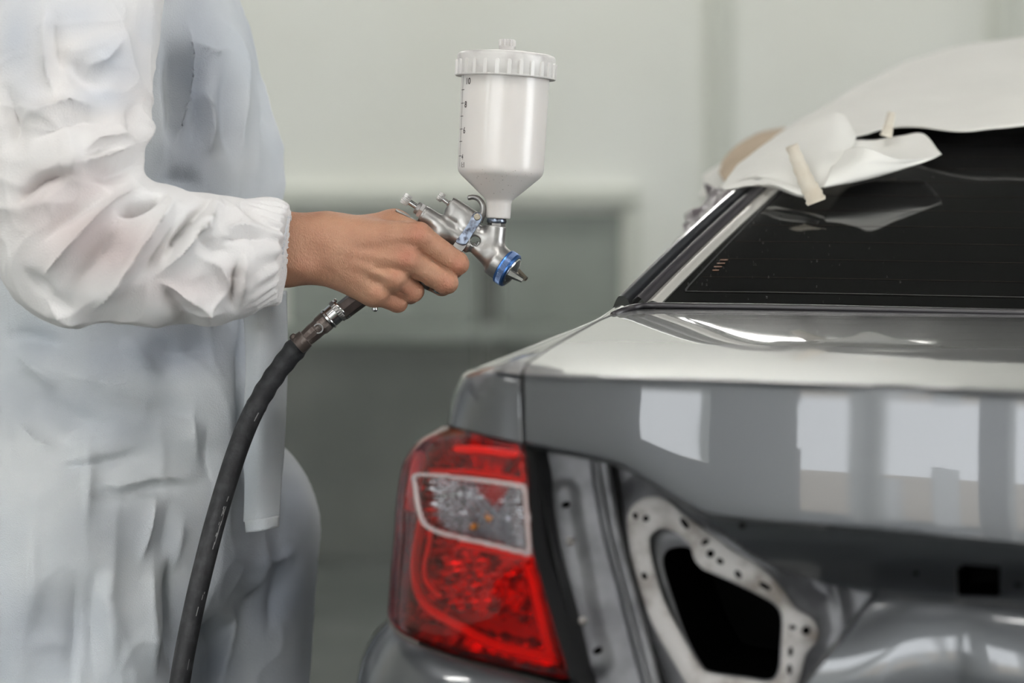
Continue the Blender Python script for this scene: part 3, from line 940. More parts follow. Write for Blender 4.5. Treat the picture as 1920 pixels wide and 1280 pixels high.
# scuttle trim at the foot of the glass
C = np.array([gpt(u, -0.004) + 0.001 * gn for u in np.linspace(-0.0, 1, 60)])
mk('window_foot_trim', *tube(np.vstack([P(1150, 590, 2.225), P(1178, 578, 2.27), P(1205, 573, 2.288), C]), 0.0032, 10), M_trim, car)
# heater lines, inner frit line
def glass_line(pts, r, m, name):
    q = np.array([gpt(u, s) + 0.0006 * gn for u, s in pts])
    T, N, B = frames_along(q)
    sd = np.cross(T, gn); sd /= np.linalg.norm(sd, axis=1)[:, None]
    V = np.stack([q - sd * r, q + sd * r], 1)
    return mk(name, V.reshape(-1, 3), grid_faces(len(q), 2), m, win, smooth=False)
for k in range(11):
    s = 0.06 + 0.042 * k
    glass_line([(u, s) for u in np.linspace(0.14 + 0.004 * k, 0.95, 40)], 0.00028, M_heat, 'heater_line')
fr = [(0.95, 0.028)] + [(u, 0.028) for u in np.linspace(0.8, 0.12, 20)] + [(0.105, 0.032), (0.10, 0.04)] + [(0.10 - 0.04 * (s - 0.04), s) for s in np.linspace(0.06, 0.4, 12)]
glass_line(fr, 0.0011, M_frit, 'frit_line')
M_label = mat('window_print', (0.16, 0.07, 0.035), 0.6)
for k in range(4):
    glass_line([(u, 0.075 + 0.008 * k) for u in np.linspace(0.165 + 0.012 * (k == 0), 0.215, 4)], 0.0014, M_label, 'window_print_line')
# dust flecks
parts = []
for k in range(150):
    u = random.uniform(0.03, 0.62); s = random.uniform(0.01, 0.40); c = gpt(u, s) + 0.0007 * gn
    r = random.choice((0.0003, 0.0004, 0.0005, 0.0009)); a = random.uniform(0, 3.1)
    d1 = (math.cos(a) * CR + math.sin(a) * CF) * r; d2 = (-math.sin(a) * CR + math.cos(a) * CF) * r * random.uniform(0.4, 1.6)
    parts.append((np.array([c - d1 - d2, c + d1 - d2 * 0.6, c + d1 * 0.7 + d2, c - d1 + d2]), [[0, 1, 2, 3]]))
mk('dust_flecks', *join(*parts), M_dust, win, smooth=False, kind='stuff')

# --- rest of the car: roof, sides, wheels (out of the frame or hidden)
roof_r = []
HD = np.array([gpt(u, 0.68) for u in np.linspace(0, 1, 6)])
for f, dz in ((0, -0.012), (0.12, -0.008), (0.4, 0.0), (0.8, 0.0), (1.2, -0.03)):
    roof_r.append([h + f * CF + dz * ZV - (0.02 if k in (0, 5) else 0) * ZV for k, h in enumerate(HD)])
V, F = spatch(roof_r, 30, 30)
solid(mk('roof', V, F, M_paint, car), 0.003, -1)
side_rows = []
for z, off in ((0.98, 0.055), (0.88, 0.005), (0.75, 0.0), (0.6, -0.005), (0.4, 0.01), (0.24, 0.05)):
    side_rows.append([CP(f, off + b, z) for f, b in ((-0.02, 0.03), (0.3, 0.0), (1.2, -0.015), (2.4, -0.01), (3.6, 0.02), (4.3, 0.2))])
V, F = spatch(side_rows, 30, 60)
mk('body_side', V, F, M_paint, car)
V, F = spatch([[CP(f, r, 0.97) + (0.0 if f > 3 else 0) * ZV for r in (0.05, 0.4, 0.8, 1.2, 1.6)] for f in (2.6, 3.0, 3.6, 4.25)], 20, 20)
mk('bonnet', V, F, M_paint, car)
# side glass
SG = [[CP(f, 0.07, 0.97) for f in (0.45, 1.2, 2.5)], [EL[18] - 0.06 * CR - 0.03 * ZV + 0.05 * CF, CP(1.2, 0.2, 1.2), CP(2.2, 0.18, 1.2)], [HD[0] - 0.02 * ZV + 0.05 * CF, CP(1.3, 0.3, 1.36), CP(1.9, 0.3, 1.37)]]
mk('side_window', *spatch(SG, 16, 24), M_glass, car)
M_tyre = mat('tyre_rubber', (0.02, 0.02, 0.02), 0.8)
M_rim = mat('alloy_rim', (0.5, 0.5, 0.52), 0.3, 0.9)
for f in (0.85, 3.55):
    for r in (0.0, 1.72):
        w = empty('wheel', CP(f, r, 0.33), 'x', 'x'); del w['label'], w['category']
        w.parent = car; w.location = WL[w.name] - WL['car']
        d = CR if r < 1 else -CR
        mk('tyre', *lathe(CP(f, r, 0.33) + 0.005 * d, d, [(0, 0.21), (0.0, 0.30), (0.02, 0.325), (0.18, 0.325), (0.2, 0.3), (0.2, 0.21)], 40), M_tyre, w)
        mk('rim', *lathe(CP(f, r, 0.33) + 0.01 * d, d, [(0, 0.03), (0.01, 0.05), (0.02, 0.18), (0.0, 0.21), (0.15, 0.21), (0.15, 0.02)], 40), M_rim, w)

# ================================================================== masking paper and tape
M_paper = mat('masking_paper', (0.88, 0.865, 0.82), 0.75, col2=(0.83, 0.82, 0.775), nscale=6, bump=0.1, bscale=40)
M_brown = mat('brown_paper', (0.60, 0.47, 0.34), 0.8, col2=(0.50, 0.38, 0.26), nscale=9)
M_tape = mat('masking_tape', (0.76, 0.71, 0.61), 0.6, col2=(0.68, 0.61, 0.50), nscale=30, bump=0.3, bscale=200)
M_film = mat('grey_masking_film', (0.10, 0.085, 0.095), 0.28, col2=(0.22, 0.19, 0.205), nscale=16)
V, F = spatch([prow(r) for r in (
    [(1430, 330, 3.05), (1500, 280, 3.15), (1600, 230, 3.25), (1720, 190, 3.35), (1820, 160, 3.4), (1920, 140, 3.45), (2400, 100, 3.5)],
    [(1405, 298, 2.80), (1475, 243, 2.88), (1585, 178, 2.98), (1702, 126, 3.08), (1805, 92, 3.13), (1920, 73, 3.17), (2400, 20, 3.25)],
    [(1410, 300, 2.74), (1490, 243, 2.80), (1596, 188, 2.88), (1706, 140, 2.97), (1806, 108, 3.02), (1920, 92, 3.05), (2400, 40, 3.12)],
    [(1440, 300, 2.66), (1520, 255, 2.69), (1605, 222, 2.74), (1700, 190, 2.80), (1806, 172, 2.83), (1920, 158, 2.84), (2400, 120, 2.85)],
    [(1500, 300, 2.60), (1560, 275, 2.61), (1612, 258, 2.63), (1680, 241, 2.655), (1806, 248, 2.60), (1920, 237, 2.59), (2400, 215, 2.55)])], 70, 110)
px, py, _ = project(V)
N = vnormals(V, F)
V = V + (0.0035 * vnoise(V, 9, 11, 3))[:, None] * N
solid(mk('masking_paper', V, F, M_paper, None, label='large white masking sheet draped over the car roof', cat='paper'), 0.0012)
flap = empty('masking_flap', P(1490, 358, 2.50), 'loose curled white paper flap hanging over the rear window corner', 'paper')
V, F = spatch([prow(r) for r in (
    [(1385, 306, 2.70), (1440, 268, 2.68), (1500, 234, 2.665), (1556, 214, 2.66), (1584, 222, 2.645)],
    [(1368, 328, 2.61), (1425, 298, 2.60), (1490, 264, 2.595), (1560, 240, 2.595), (1604, 256, 2.585)],
    [(1356, 343, 2.565), (1418, 325, 2.545), (1485, 316, 2.53), (1545, 300, 2.52), (1590, 290, 2.53)],
    [(1350, 352, 2.555), (1420, 336, 2.54), (1482, 352, 2.505), (1520, 358, 2.49), (1545, 351, 2.485)])], 60, 70)
N = vnormals(V, F)
V = V + (0.003 * vnoise(V, 14, 12, 3))[:, None] * N
solid(mk('paper_sheet', V, F, M_paper, flap), 0.0008)
V, F = spatch([prow(r) for r in (
    [(1590, 262, 2.59), (1640, 263, 2.60), (1690, 255, 2.60), (1732, 252, 2.595), (1764, 288, 2.53)],
    [(1585, 290, 2.57), (1640, 288, 2.575), (1695, 280, 2.57), (1738, 277, 2.56), (1764.5, 288.7, 2.528)],
    [(1545, 352, 2.487), (1625, 337, 2.495), (1695, 316, 2.51), (1738, 301, 2.515), (1765, 290, 2.525)],
    [(1555, 322, 2.495), (1622, 306, 2.488), (1690, 306, 2.50), (1735, 299, 2.512), (1765.5, 289.6, 2.524)],
    [(1572, 285, 2.55), (1618, 276, 2.50), (1680, 297, 2.497), (1732, 296.5, 2.51), (1766, 289, 2.523)])], 60, 70)
solid(mk('paper_curl', V, F, M_paper, flap), 0.0006)
V, F = spatch([prow(r) for r in ([(1352, 350, 2.55), (1400, 338, 2.54), (1440, 338, 2.52), (1490, 350, 2.49), (1535, 358, 2.475)], [(1360, 356, 2.54), (1402, 346, 2.53), (1438, 344, 2.508), (1490, 358, 2.478), (1530, 365, 2.465)], [(1375, 353, 2.55), (1405, 347, 2.54), (1440, 350, 2.515), (1490, 365, 2.485), (1527, 368, 2.47)])], 20, 40)
solid(mk('paper_hem', V + (0.002 * vnoise(V, 40, 9, 2))[:, None] * gn, F, M_paper, flap), 0.0006)
def strip(pts, w, name, m, label, wig=0.0, parent=None, cat='tape'):
    q = spline(np.array([P(*p) for p in pts]), 26)
    T, N_, B = frames_along(q)
    vdir = CAM - q.mean(0); vdir /= np.linalg.norm(vdir)
    sd = np.cross(T, vdir); sd /= np.linalg.norm(sd, axis=1)[:, None]
    ww = w * (1 + wig * np.sin(np.arange(26) * 1.7)) * np.linspace(0.68, 1.1, 26)
    V = np.stack([q - sd * ww[:, None], q - 0.002 * vdir * 0 + 0.001 * vdir, q + sd * ww[:, None]], 1)
    return solid(mk(name, V.reshape(-1, 3), grid_faces(26, 3), m, None, label=label, cat=cat), 0.0005)
strip([(1484, 272, 2.52), (1497, 305, 2.50), (1512, 340, 2.478), (1524, 362, 2.465), (1531, 379, 2.452)], 0.0094, 'masking_tape', M_tape, 'long beige tape strip pinning the paper flap to the glass', 0.08)
strip([(1672, 210, 2.64), (1668, 228, 2.605), (1664, 246, 2.58), (1661, 256, 2.575)], 0.006, 'masking_tape', M_tape, 'short pale tape tab at the edge of the roof paper', 0.05)
V, F = spatch([prow(r) for r in (
    [(1345, 318, 2.95), (1375, 280, 3.0), (1420, 252, 3.05), (1470, 240, 3.1)],
    [(1352, 330, 2.85), (1385, 298, 2.88), (1430, 272, 2.9), (1490, 255, 2.95)],
    [(1362, 345, 2.78), (1395, 325, 2.8), (1440, 300, 2.84), (1500, 285, 2.9)])], 30, 40)
solid(mk('brown_masking_paper', V, F, M_brown, None, label='brown kraft paper showing behind the roof edge', cat='paper'), 0.001)
V, F = spatch([prow(r) for r in (
    [(1322, 330, 2.92), (1346, 312, 2.95), (1364, 300, 2.98)],
    [(1318, 350, 2.88), (1342, 338, 2.86), (1360, 330, 2.86)],
    [(1312, 372, 2.85), (1336, 364, 2.82), (1356, 356, 2.80)])], 24, 24)
solid(mk('masking_tape', V + (0.004 * vnoise(V, 25, 3, 2))[:, None] * CR, F, M_paper, None, label='crumpled pale tape on the side of the covered roof', cat='tape'), 0.001)
V, F = spatch([prow(r) for r in (
    [(1325, 348, 2.80), (1352, 340, 2.75), (1388, 334, 2.70), (1430, 330, 2.66)],
    [(1300, 398, 2.74), (1332, 385, 2.69), (1372, 366, 2.65), (1416, 352, 2.62)],
    [(1284, 438, 2.66), (1312, 425, 2.62), (1348, 405, 2.59), (1386, 384, 2.57)],
    [(1272, 470, 2.58), (1288, 462, 2.55), (1312, 442, 2.53), (1346, 414, 2.51)])], 50, 60)
N = vnormals(V, F)
solid(mk('masking_film', V + (0.012 * vnoise(V, 22, 5, 3))[:, None] * N, F, M_film, None, label='crumpled grey masking film on the side window beyond the pillar', cat='film'), 0.0008)

# ================================================================== the spray gun
M_alu = mat('cast_aluminium', (0.42, 0.41, 0.40), 0.34, 0.95, col2=(0.31, 0.30, 0.29), nscale=60, rough2=0.46, bump=0.12, bscale=500, bdist=0.0004)
M_bright = mat('polished_metal', (0.58, 0.58, 0.58), 0.2, 1.0, col2=(0.5, 0.5, 0.5), nscale=120, nlo=0.5, nhi=0.75)
M_trig = mat('polished_trigger', (0.26, 0.30, 0.38), 0.3, 1.0, col2=(0.06, 0.06, 0.075), nscale=170, ndetail=5, nlo=0.45, nhi=0.62)
M_blue = mat('blue_anodised', (0.06, 0.16, 0.42), 0.3, 0.85)
M_blue2 = mat('blue_knurl', (0.13, 0.19, 0.33), 0.38, 0.85)
M_brass = mat('brass_tip', (0.34, 0.30, 0.24), 0.35, 0.9)
M_cup = mat('milky_cup', (0.80, 0.765, 0.735), 0.3, col2=(0.76, 0.72, 0.69), nscale=14, stretch=(1, 1, 0.3), spec=0.5, coat=0.3, coatr=0.08, sss=0.2, sssr=(1, 0.9, 0.85), sssc=0.006, bump=0.02, bscale=60)
M_lid = mat('white_lid', (0.70, 0.68, 0.66), 0.3, col2=(0.50, 0.47, 0.46), nscale=45, nlo=0.48, nhi=0.75)
M_rib = mat('lid_rib_plastic', (0.76, 0.74, 0.72), 0.3)
M_mark = mat('cup_print', (0.09, 0.075, 0.07), 0.7)
M_dirt = mat('dried_paint', (0.44, 0.40, 0.37), 0.6)
M_dark = mat('dark_handle_metal', (0.085, 0.07, 0.065), 0.35, 0.7, col2=(0.16, 0.13, 0.12), nscale=70)
M_rust = mat('brown_coupler', (0.12, 0.095, 0.085), 0.5, 0.65, col2=(0.28, 0.24, 0.22), nscale=110, nlo=0.5, nhi=0.7, bump=0.5, bscale=250)
M_rubber = mat('hose_rubber', (0.022, 0.022, 0.025), 0.62, col2=(0.06, 0.06, 0.065), nscale=90, ndetail=6, nlo=0.45, nhi=0.8, bump=0.5, bscale=300)
M_scuff = mat('hose_scuff', (0.32, 0.32, 0.32), 0.7)

G = Frame(890, 440, 2.27)
gun = empty('spray_gun', G.w([(660, 590, 0)])[0], 'silver gravity-feed spray gun with a white cup held in the hand', 'spray gun')
def gp_(name, vf, m, parent=gun, smooth=True, ang=None, label=None):
    o = mk(name, G.w(vf[0]), vf[1], m, parent, smooth, label=label)
    if ang: autosmooth(o, ang)
    return o
AX = np.array([0.8387, 0.5446, 0.0]); NX = np.array([-0.5446, 0.8387, 0.0])     # barrel axis and its normal (downwards)
B0 = np.array([790.0, 399.0, 0.0])
def bx(t, n=0.0, z=0.0): return B0 + t * AX + n * NX + z * np.array([0, 0, 1.0])

def gun_sd(X, Y, Z):
    d = cyl_sd(X, Y, Z, bx(5), bx(112), 17.5, 3)
    # valve housing on top
    d = smin(d, cyl_sd(X, Y, Z, (843.5, 381, 0), (889, 410.5, 0), 14.5, 3), 12)
    d = smin(d, cone_sd(X, Y, Z, (848, 402, 0), (884, 425, 0), 14, 15), 10)
    # bridge to the front body
    d = smin(d, cone_sd(X, Y, Z, (872, 425, 0), (905, 445, 0), 15, 15), 8)
    # front barrel, flaring to the ring
    d2 = cone_sd(X, Y, Z, bx(118, -4), bx(172, -2), 15, 26)
    d2 = np.maximum(d2, ((X - bx(183)[0]) * AX[0] + (Y - bx(183)[1]) * AX[1]))
    d2 = smin(d2, cyl_sd(X, Y, Z, bx(160, -1), bx(184), 28.5, 3), 14)
    d = smin(d, d2, 9)
    # cup socket
    d = smin(d, cyl_sd(X, Y, Z, (929, 423.5, 0), (924, 470, 0), 20.3, 2), 12)
    # round relief behind the trigger
    nt = np.sqrt((X - 891) ** 2 + (Y - 452) ** 2) - 9.5
    d = smax(d, -nt, 2.0)
    # grip, mostly inside the fist
    d = smin(d, cone_sd(X, Y, Z, (826, 436, 0), (690, 546, 0), 23, 21, 0.85), 10)
    return d
V, F = surface_nets(gun_sd, (665, 360, -34), (985, 572, 34), 1.5)
gp_('gun_body', (relax(V, F, 1, 0.4), F), M_alu)

# dark lower end of the grip and its screw
HD_ = np.array([-0.79, 0.61, 0.0]); HD_ /= np.linalg.norm(HD_)
gp_('grip_end', lathe((690, 546, 0), HD_, [(0, 19), (20, 19), (62, 18.0), (70, 15)], 8), M_dark, ang=20)
gp_('valve_screw', lathe((703, 568, -26), (0.1, 1, -0.1), [(-6, 3.5), (9, 3.5), (10, 5.5), (14, 5.5), (16.5, 3)], 16), M_bright, ang=30)

# knobs
M_knob = mat('satin_knob_metal', (0.62, 0.61, 0.60), 0.38, 0.9, col2=(0.48, 0.47, 0.46), nscale=150)
def knob(c, d, r, h, teeth, name, m=M_knob):
    d = np.array(d, float)
    return gp_(name, lathe(c, d, [(0, r * 0.6), (0, r * 0.86), (h * 0.12, r), (h * 0.88, r), (h, r * 0.86), (h, r * 0.55), (h - 1.5, r * 0.5)], teeth * 4, r * 0.14, teeth, {2, 3}), m, ang=40)
knob(bx(-29.5, -5.5), -AX, 10.0, 16, 22, 'fluid_knob')
gp_('knob_shaft', lathe(bx(-31, -5.0), AX, [(0, 5.4), (21, 5.4)], 20), M_bright, ang=30)
gp_('lock_nut', lathe(bx(-14, -4), AX, [(0, 8), (0, 10.5), (2, 12), (7, 12), (8, 11)], 24), M_alu, ang=30)
gp_('hex_nut', lathe(bx(-7, -3.0), AX, [(0, 13), (1.2, 15), (8, 15), (9, 13)], 6), M_knob, ang=20)
gp_('rear_collar', lathe(bx(1), AX, [(0, 14), (1, 16.3), (8, 17)], 32), M_alu, ang=30)
VD = np.array([-0.80, -0.60, 0.0])
knob((838.5, 378, 0) + 9.5 * VD, VD, 8.2, 11.5, 18, 'pattern_knob')
gp_('knob_shaft', lathe((846, 385, 0), VD, [(0, 4), (20, 4)], 16), M_bright, ang=30)
gp_('hex_nut', lathe((845.5, 384, 0), VD, [(-2, 7.5), (5, 7.5), (6, 6.5)], 6), M_bright, ang=20)
# rear wire clip
C = spline(np.array([(782, 416, -9), (764, 405, -10), (747, 396.5, -10), (744, 394.5, -4), (744, 394.5, 4), (748, 396, 10), (766, 405, 10), (784, 416, 9)]), 50)
gp_('rear_clip', tube(C, 2.3, 10), M_alu)

# hanging hook
C = spline(np.array([(876.5, 371.5, 0), (886, 369.2, 0), (896, 372, 0), (903.5, 381, 0), (906, 392, 0), (903.5, 403, 0), (898, 415, 0)]), 50)
r = np.interp(np.arange(50), [0, 2, 20, 38, 49], [3.6, 4.8, 5.2, 6.2, 7.5])
gp_('hanging_hook', tube(C, r, 14, ry=r * 1.1), M_alu)

# trigger: two cheek plates with a bridge, running down behind the fingers
def plate(outline, z0, z1, rnd=1.0):
    q = resample(np.vstack([outline, outline[:1]]), 65)[:-1]
    c = q.mean(0)
    rows = []
    for z, s in ((z1, 1.0), (z0 + rnd, 1.0), (z0 + 0.3 * rnd, 0.985), (z0, 0.955)):
        rows.append(np.column_stack([c + (q - c) * s, np.full(64, z)]))
    V = np.vstack(rows); F = grid_faces(4, 64, True).tolist(); F.append([192 + i for i in range(64)])
    F.append(list(range(64))[::-1])
    return V, F
tr = spline(np.array([(895, 398.5), (901.5, 402), (904, 409.5), (901, 418), (891, 434), (880, 450), (874, 459), (868, 461), (861, 459), (855, 455), (858, 449), (868, 435), (880, 417), (886, 404)]), 80, closed=True)
trg = gp_('trigger', plate(tr, -24, -20, 2.0), M_trig, ang=40, label='polished scratched trigger cheek')
gp_('trigger_bridge', plate(spline(np.array([(856, 453), (866, 459), (875, 460), (870, 468), (858, 478), (846, 470)]), 40, closed=True), -20, 20, 3), M_alu, ang=40)
trl = spline(np.array([(866, 462), (858, 476), (846, 500), (836, 528), (830, 548)]), 30)
T3 = np.column_stack([trl, np.full(30, 0.0)])
gp_('trigger_blade', tube(T3, np.linspace(7, 5, 30), 14, ry=np.linspace(18, 12, 30)), M_bright)
gp_('trigger_cheek', plate(tr, 24, 20, -2.0), M_trig, ang=40)
gp_('pivot_screw', lathe((895, 408, -23.5), (0, 0, -1), [(0, 6.6), (1.5, 6.4), (2.2, 5), (1.2, 4.6), (1.2, 1)], 24), M_brass, ang=30)
gp_('guard_tip', tube(np.array([(787, 524, -8), (795, 533, -6), (803, 541, -2)]), [5, 5.5, 4], 12), M_dark)
gp_('guard_tip', tube(np.array([(812, 538, -6), (820, 546, -4), (829, 549, 0)]), [5, 5, 3], 12), M_bright)
# needle and packing nut
gp_('needle', tube(np.array([(874, 449, 0), (884, 455, 0), (900, 466, 0)]), 2.0, 10), M_bright)
gp_('packing_nut', lathe((886, 458, 0), AX, [(0, 5), (1, 6.2), (7, 6.2), (8, 5)], 6), M_bright, ang=20)
gp_('adjuster_screw', lathe((893.5, 462, -2), NX * -1, [(-8, 3), (6, 3), (6, 4.4), (9, 4.4), (10, 3)], 12), M_bright, ang=20)

# front ring, air cap, horns (turned a little towards the viewer)
AF = np.array([0.815, 0.529, -0.22]); AF /= np.linalg.norm(AF)
WF = np.array([0, 0, 1.0]) - AF * AF[2]; WF /= np.linalg.norm(WF); UF = np.cross(AF, WF); UF = UF if UF[1] < 0 else -UF
WF, UF = math.cos(0.3) * WF + math.sin(0.3) * UF, math.cos(0.3) * UF - math.sin(0.3) * WF
FO = bx(182.5)
gp_('air_ring', lathe(FO, AF, [(0, 30), (0, 33), (1.5, 34.2), (5, 34.2), (5, 33.2), (15, 33.2), (15, 34), (18, 33.6), (20, 31), (20, 26)], 96), M_blue, ang=30)
gp_('ring_knurl', lathe(FO + 5 * AF, AF, [(0, 33.0), (0.2, 34.0), (9.6, 34.0), (9.8, 33.0)], 352, 0.9, 88, {1, 2}), M_blue2, ang=50)
gp_('air_cap', lathe(FO + 17.5 * AF, AF, [(0, 28), (3.5, 28), (5.5, 26.5), (7, 22), (9, 18), (11, 9), (13, 6), (13, 2.5), (11, 2)], 64), M_bright, ang=30)
def horn(sz, tip_m):
    a = FO + 21 * AF + sz * 19 * WF; b = FO + 49 * AF + sz * 10.5 * WF
    V, F = tube(np.array([a, a * 0.6 + b * 0.4, b * 0.8 + a * 0.2, b]), [9, 7.2, 5.4, 4.8], 6, ry=[10, 7.2, 5.2, 4.6])
    gp_('air_horn', (V, F), tip_m, ang=25)
    gp_('air_hole', lathe(b - sz * WF, AF, [(-1, 1.6), (0.6, 1.6)], 10), M_dark)
horn(-1, M_bright); horn(1, M_brass)
gp_('fluid_tip', lathe(FO + 27.5 * AF, AF, [(0, 5.5), (5, 4.5), (7, 3), (7, 1)], 24), M_brass, ang=30)

# cup neck fittings
CU = np.array([0.0523, -0.9975, -0.04]); CU /= np.linalg.norm(CU)
gp_('neck_hex', lathe((930.5, 425, 0), CU, [(0, 15), (1, 16.6), (6.5, 16.6), (7.5, 15)], 6, ref=(1, 0, 0)), M_alu, ang=20)
gp_('neck_ring', lathe((931, 418.5, 0), CU, [(0, 15), (0.5, 17.5), (3, 18.8), (5, 18.8), (8, 18), (9, 15)], 40), M_trig, ang=30)
C0 = np.array([934.0, 409.5, 0.0])
prof = [(0, 14), (0, 21), (1, 22.5), (3, 23), (28, 23.3), (33, 24.5), (37, 27.5), (46, 38), (78, 73.5), (84, 78.5), (90, 80.5), (98, 81), (180, 81.8), (270, 82.6), (274, 82.6), (274, 79)]
cup = gp_('paint_cup', lathe(C0, CU, prof, 96), M_cup, ang=50, label='milky white plastic paint cup')
lidp = [(263, 82), (263, 91), (265, 92.5), (300, 92), (304, 91), (306, 88.5), (307.5, 84), (309, 70), (312, 45), (315, 18), (315.5, 0.5)]
lid = gp_('cup_lid', lathe(C0, CU, lidp, 96), M_lid, ang=40)
ref = np.array([0.0, 0, 1.0]); u = ref - CU * (ref @ CU); u /= np.linalg.norm(u); v = np.cross(CU, u)
for k in range(26):
    a = 2 * np.pi * (k + 0.3) / 26
    rd = math.cos(a) * u + math.sin(a) * v; tg = -math.sin(a) * u + math.cos(a) * v
    rows = []
    for hh, w0 in ((264, 3.4), (285, 3.4), (289, 3.1), (291, 2.2), (292, 0.8)):
        rows += [C0 + hh * CU + 91.5 * rd - (w0 + 0.8) * tg, C0 + hh * CU + 95.4 * rd - w0 * tg, C0 + hh * CU + 95.4 * rd + w0 * tg, C0 + hh * CU + 91.5 * rd + (w0 + 0.8) * tg]
    F = grid_faces(5, 4).tolist() + [[0, 1, 2, 3], [16, 19, 18, 17]]
    gp_('lid_rib', (np.array(rows), F), M_rib, lid, ang=40)
gp_('lid_rim', lathe(C0, CU, [(262.5, 83), (262.5, 93.5), (264.5, 94), (266, 92)], 80), M_lid, lid, ang=40)
capo = gp_('vent_cap', lathe(C0 + 313 * CU, CU, [(0, 9), (2, 14.5), (9, 15.5), (9, 15.5), (20, 15), (21, 14), (21, 8), (19, 7)], 64, 1.8, 16, {3, 4}), M_lid, lid, ang=40)
# graduation line, ticks and figures on the cup
def cup_pt(t, ang, lift=0.25):
    rr = np.interp(t, [p[0] for p in prof[6:]], [p[1] for p in prof[6:]]) + lift
    return C0 + t * CU + rr * (math.cos(ang) * u + math.sin(ang) * v)
sgn = 1 if (v[0] < 0) else -1
A0 = math.pi - sgn * 0.0
def cup_ang(xoff):   # angle of a camera-facing point xoff (units) left of the axis
    a = math.asin(min(xoff / 82.0, 0.999))
    # camera side is -z: u is +z so the facing side is pi
    return math.pi - a if sgn > 0 else math.pi + a
def ribbon(pts, w):
    q = np.array(pts); d = np.gradient(q, axis=0); d /= np.linalg.norm(d, axis=1)[:, None]
    n = q - (C0 + ((q - C0) @ CU)[:, None] * CU); n /= np.linalg.norm(n, axis=1)[:, None]
    s = np.cross(d, n)
    V = np.stack([q - s * w, q + s * w], 1)
    return V.reshape(-1, 3), grid_faces(len(q), 2)
la = cup_ang(77.5)
marks = [ribbon([cup_pt(t, la) for t in np.linspace(92, 264, 30)], 0.7)]
for t in (112, 139, 162, 186, 210, 235):
    marks.append(ribbon([cup_pt(t, cup_ang(79.5 - k * 1.3)) for k in range(5)], 0.7))
gp_('scale_line', join(*marks), M_mark, cup, smooth=False)
def figure(txt, t, xoff, size):
    cu = bpy.data.curves.new('fig', 'FONT'); cu.body = txt; cu.size = 1.0; cu.offset = 0.03
    ob = bpy.data.objects.new('fig', cu); COL.objects.link(ob)
    dg = bpy.context.evaluated_depsgraph_get()
    me = ob.evaluated_get(dg).to_mesh()
    pts = np.array([vv.co[:] for vv in me.vertices]); F = [list(p.vertices) for p in me.polygons]
    bpy.data.objects.remove(ob)
    q = []
    a0 = cup_ang(xoff)
    for x, y, _ in pts:
        a = a0 + (1 if sgn > 0 else -1) * (x * size / 82.0)
        q.append(cup_pt(t + y * size, a, 0.3))
    gp_('scale_figure', (np.array(q), F), M_mark, cup, smooth=False)
for txt, t, xo, s in (('10', 245, 72, 16), ('8', 202, 72.5, 16), ('6', 154, 73, 16), ('4', 106, 74, 13), ('1:1', 91, 75, 13)):
    figure(txt, t, xo, s)
# dried paint specks
sp = []
for k in range(46):
    t = random.choice((random.uniform(40, 84), random.uniform(70, 92), random.uniform(45, 88))); a = cup_ang(random.uniform(-60, 60))
    c = cup_pt(t, a, 0.3); r0 = random.uniform(0.5, 1.6)
    n = c - (C0 + ((c - C0) @ CU) * CU); n /= np.linalg.norm(n)
    n = n * 0.75 - CU * 0.66 if 38 < t < 80 else n
    s1 = np.cross(n, CU); s1 /= np.linalg.norm(s1); s2 = np.cross(n, s1); s2 /= np.linalg.norm(s2)
    rr = [r0 * random.uniform(0.5, 1.3) for _ in range(7)]
    sp.append((np.array([c + rr[i] * (math.cos(i * 0.9) * s1 + math.sin(i * 0.9) * s2 * 0.7) for i in range(7)]), [list(range(7))]))
gp_('paint_specks', join(*sp), M_dirt, cup, smooth=False)['kind'] = 'stuff'

# ================================================================== air hose with its coupler
hose = empty('air_hose', P(330, 1290, 2.2), 'black rubber air hose with a brown metal coupler below the spray gun', 'hose')
def hp(name, vf, m, smooth=True, ang=None):
    o = mk(name, G.w(vf[0]), vf[1], m, hose, smooth)
    if ang: autosmooth(o, ang)
    return o
K = np.array([-0.755, 0.656, 0.0]); K /= np.linalg.norm(K)
hp('coupler_sleeve', lathe((640, 577, 0), K, [(0, 16), (0, 19.5), (3, 21), (8, 21), (9, 19.5), (28, 19.5), (30, 21), (34, 20.5), (35, 17)], 40), M_bright, ang=30)
hp('coupler_ring', lathe((640, 577, 0), K, [(4, 21.2), (5, 21.8), (12, 21.8), (13, 21.2)], 120, 0.8, 30, {1, 2}), M_alu, ang=40)
for s in (-1, 1):
    q = np.array((641, 578, -3.0)) + s * 19 * np.array([0.656, 0.755, 0])
    hp('coupler_ball', lathe(q, (0, 0, 1), [(-4, 0.4), (-2.8, 2.8), (0, 4), (2.8, 2.8), (4, 0.4)], 14), M_bright)
hp('coupler_body', lathe((614, 599.5, 0), K, [(0, 17.5), (2, 19), (18, 18.5), (20, 17), (30, 16.5), (31, 17), (44, 16), (58, 15)], 12), M_rust, ang=25)
C = np.array([(598 + 8.5 * math.cos(a), 616 + 8.5 * math.sin(a), -18.3 + 0.0 * a) for a in np.linspace(-2.6, 1.9, 24)])
hp('coupler_mark', tube(C, 1.4, 6), M_scuff)
hp('hose_clamp', lathe((574, 633.5, 0), K, [(0, 15), (1, 18), (14, 19), (22, 18.5), (23, 16)], 28), M_rust, ang=30)
hp('clamp_screw', lathe((566, 650, -4), (-0.656, -0.755, -0.05), [(8, 5), (20, 5), (20.5, 6.5), (28, 6.5), (30, 4)], 14), M_rust, ang=30)
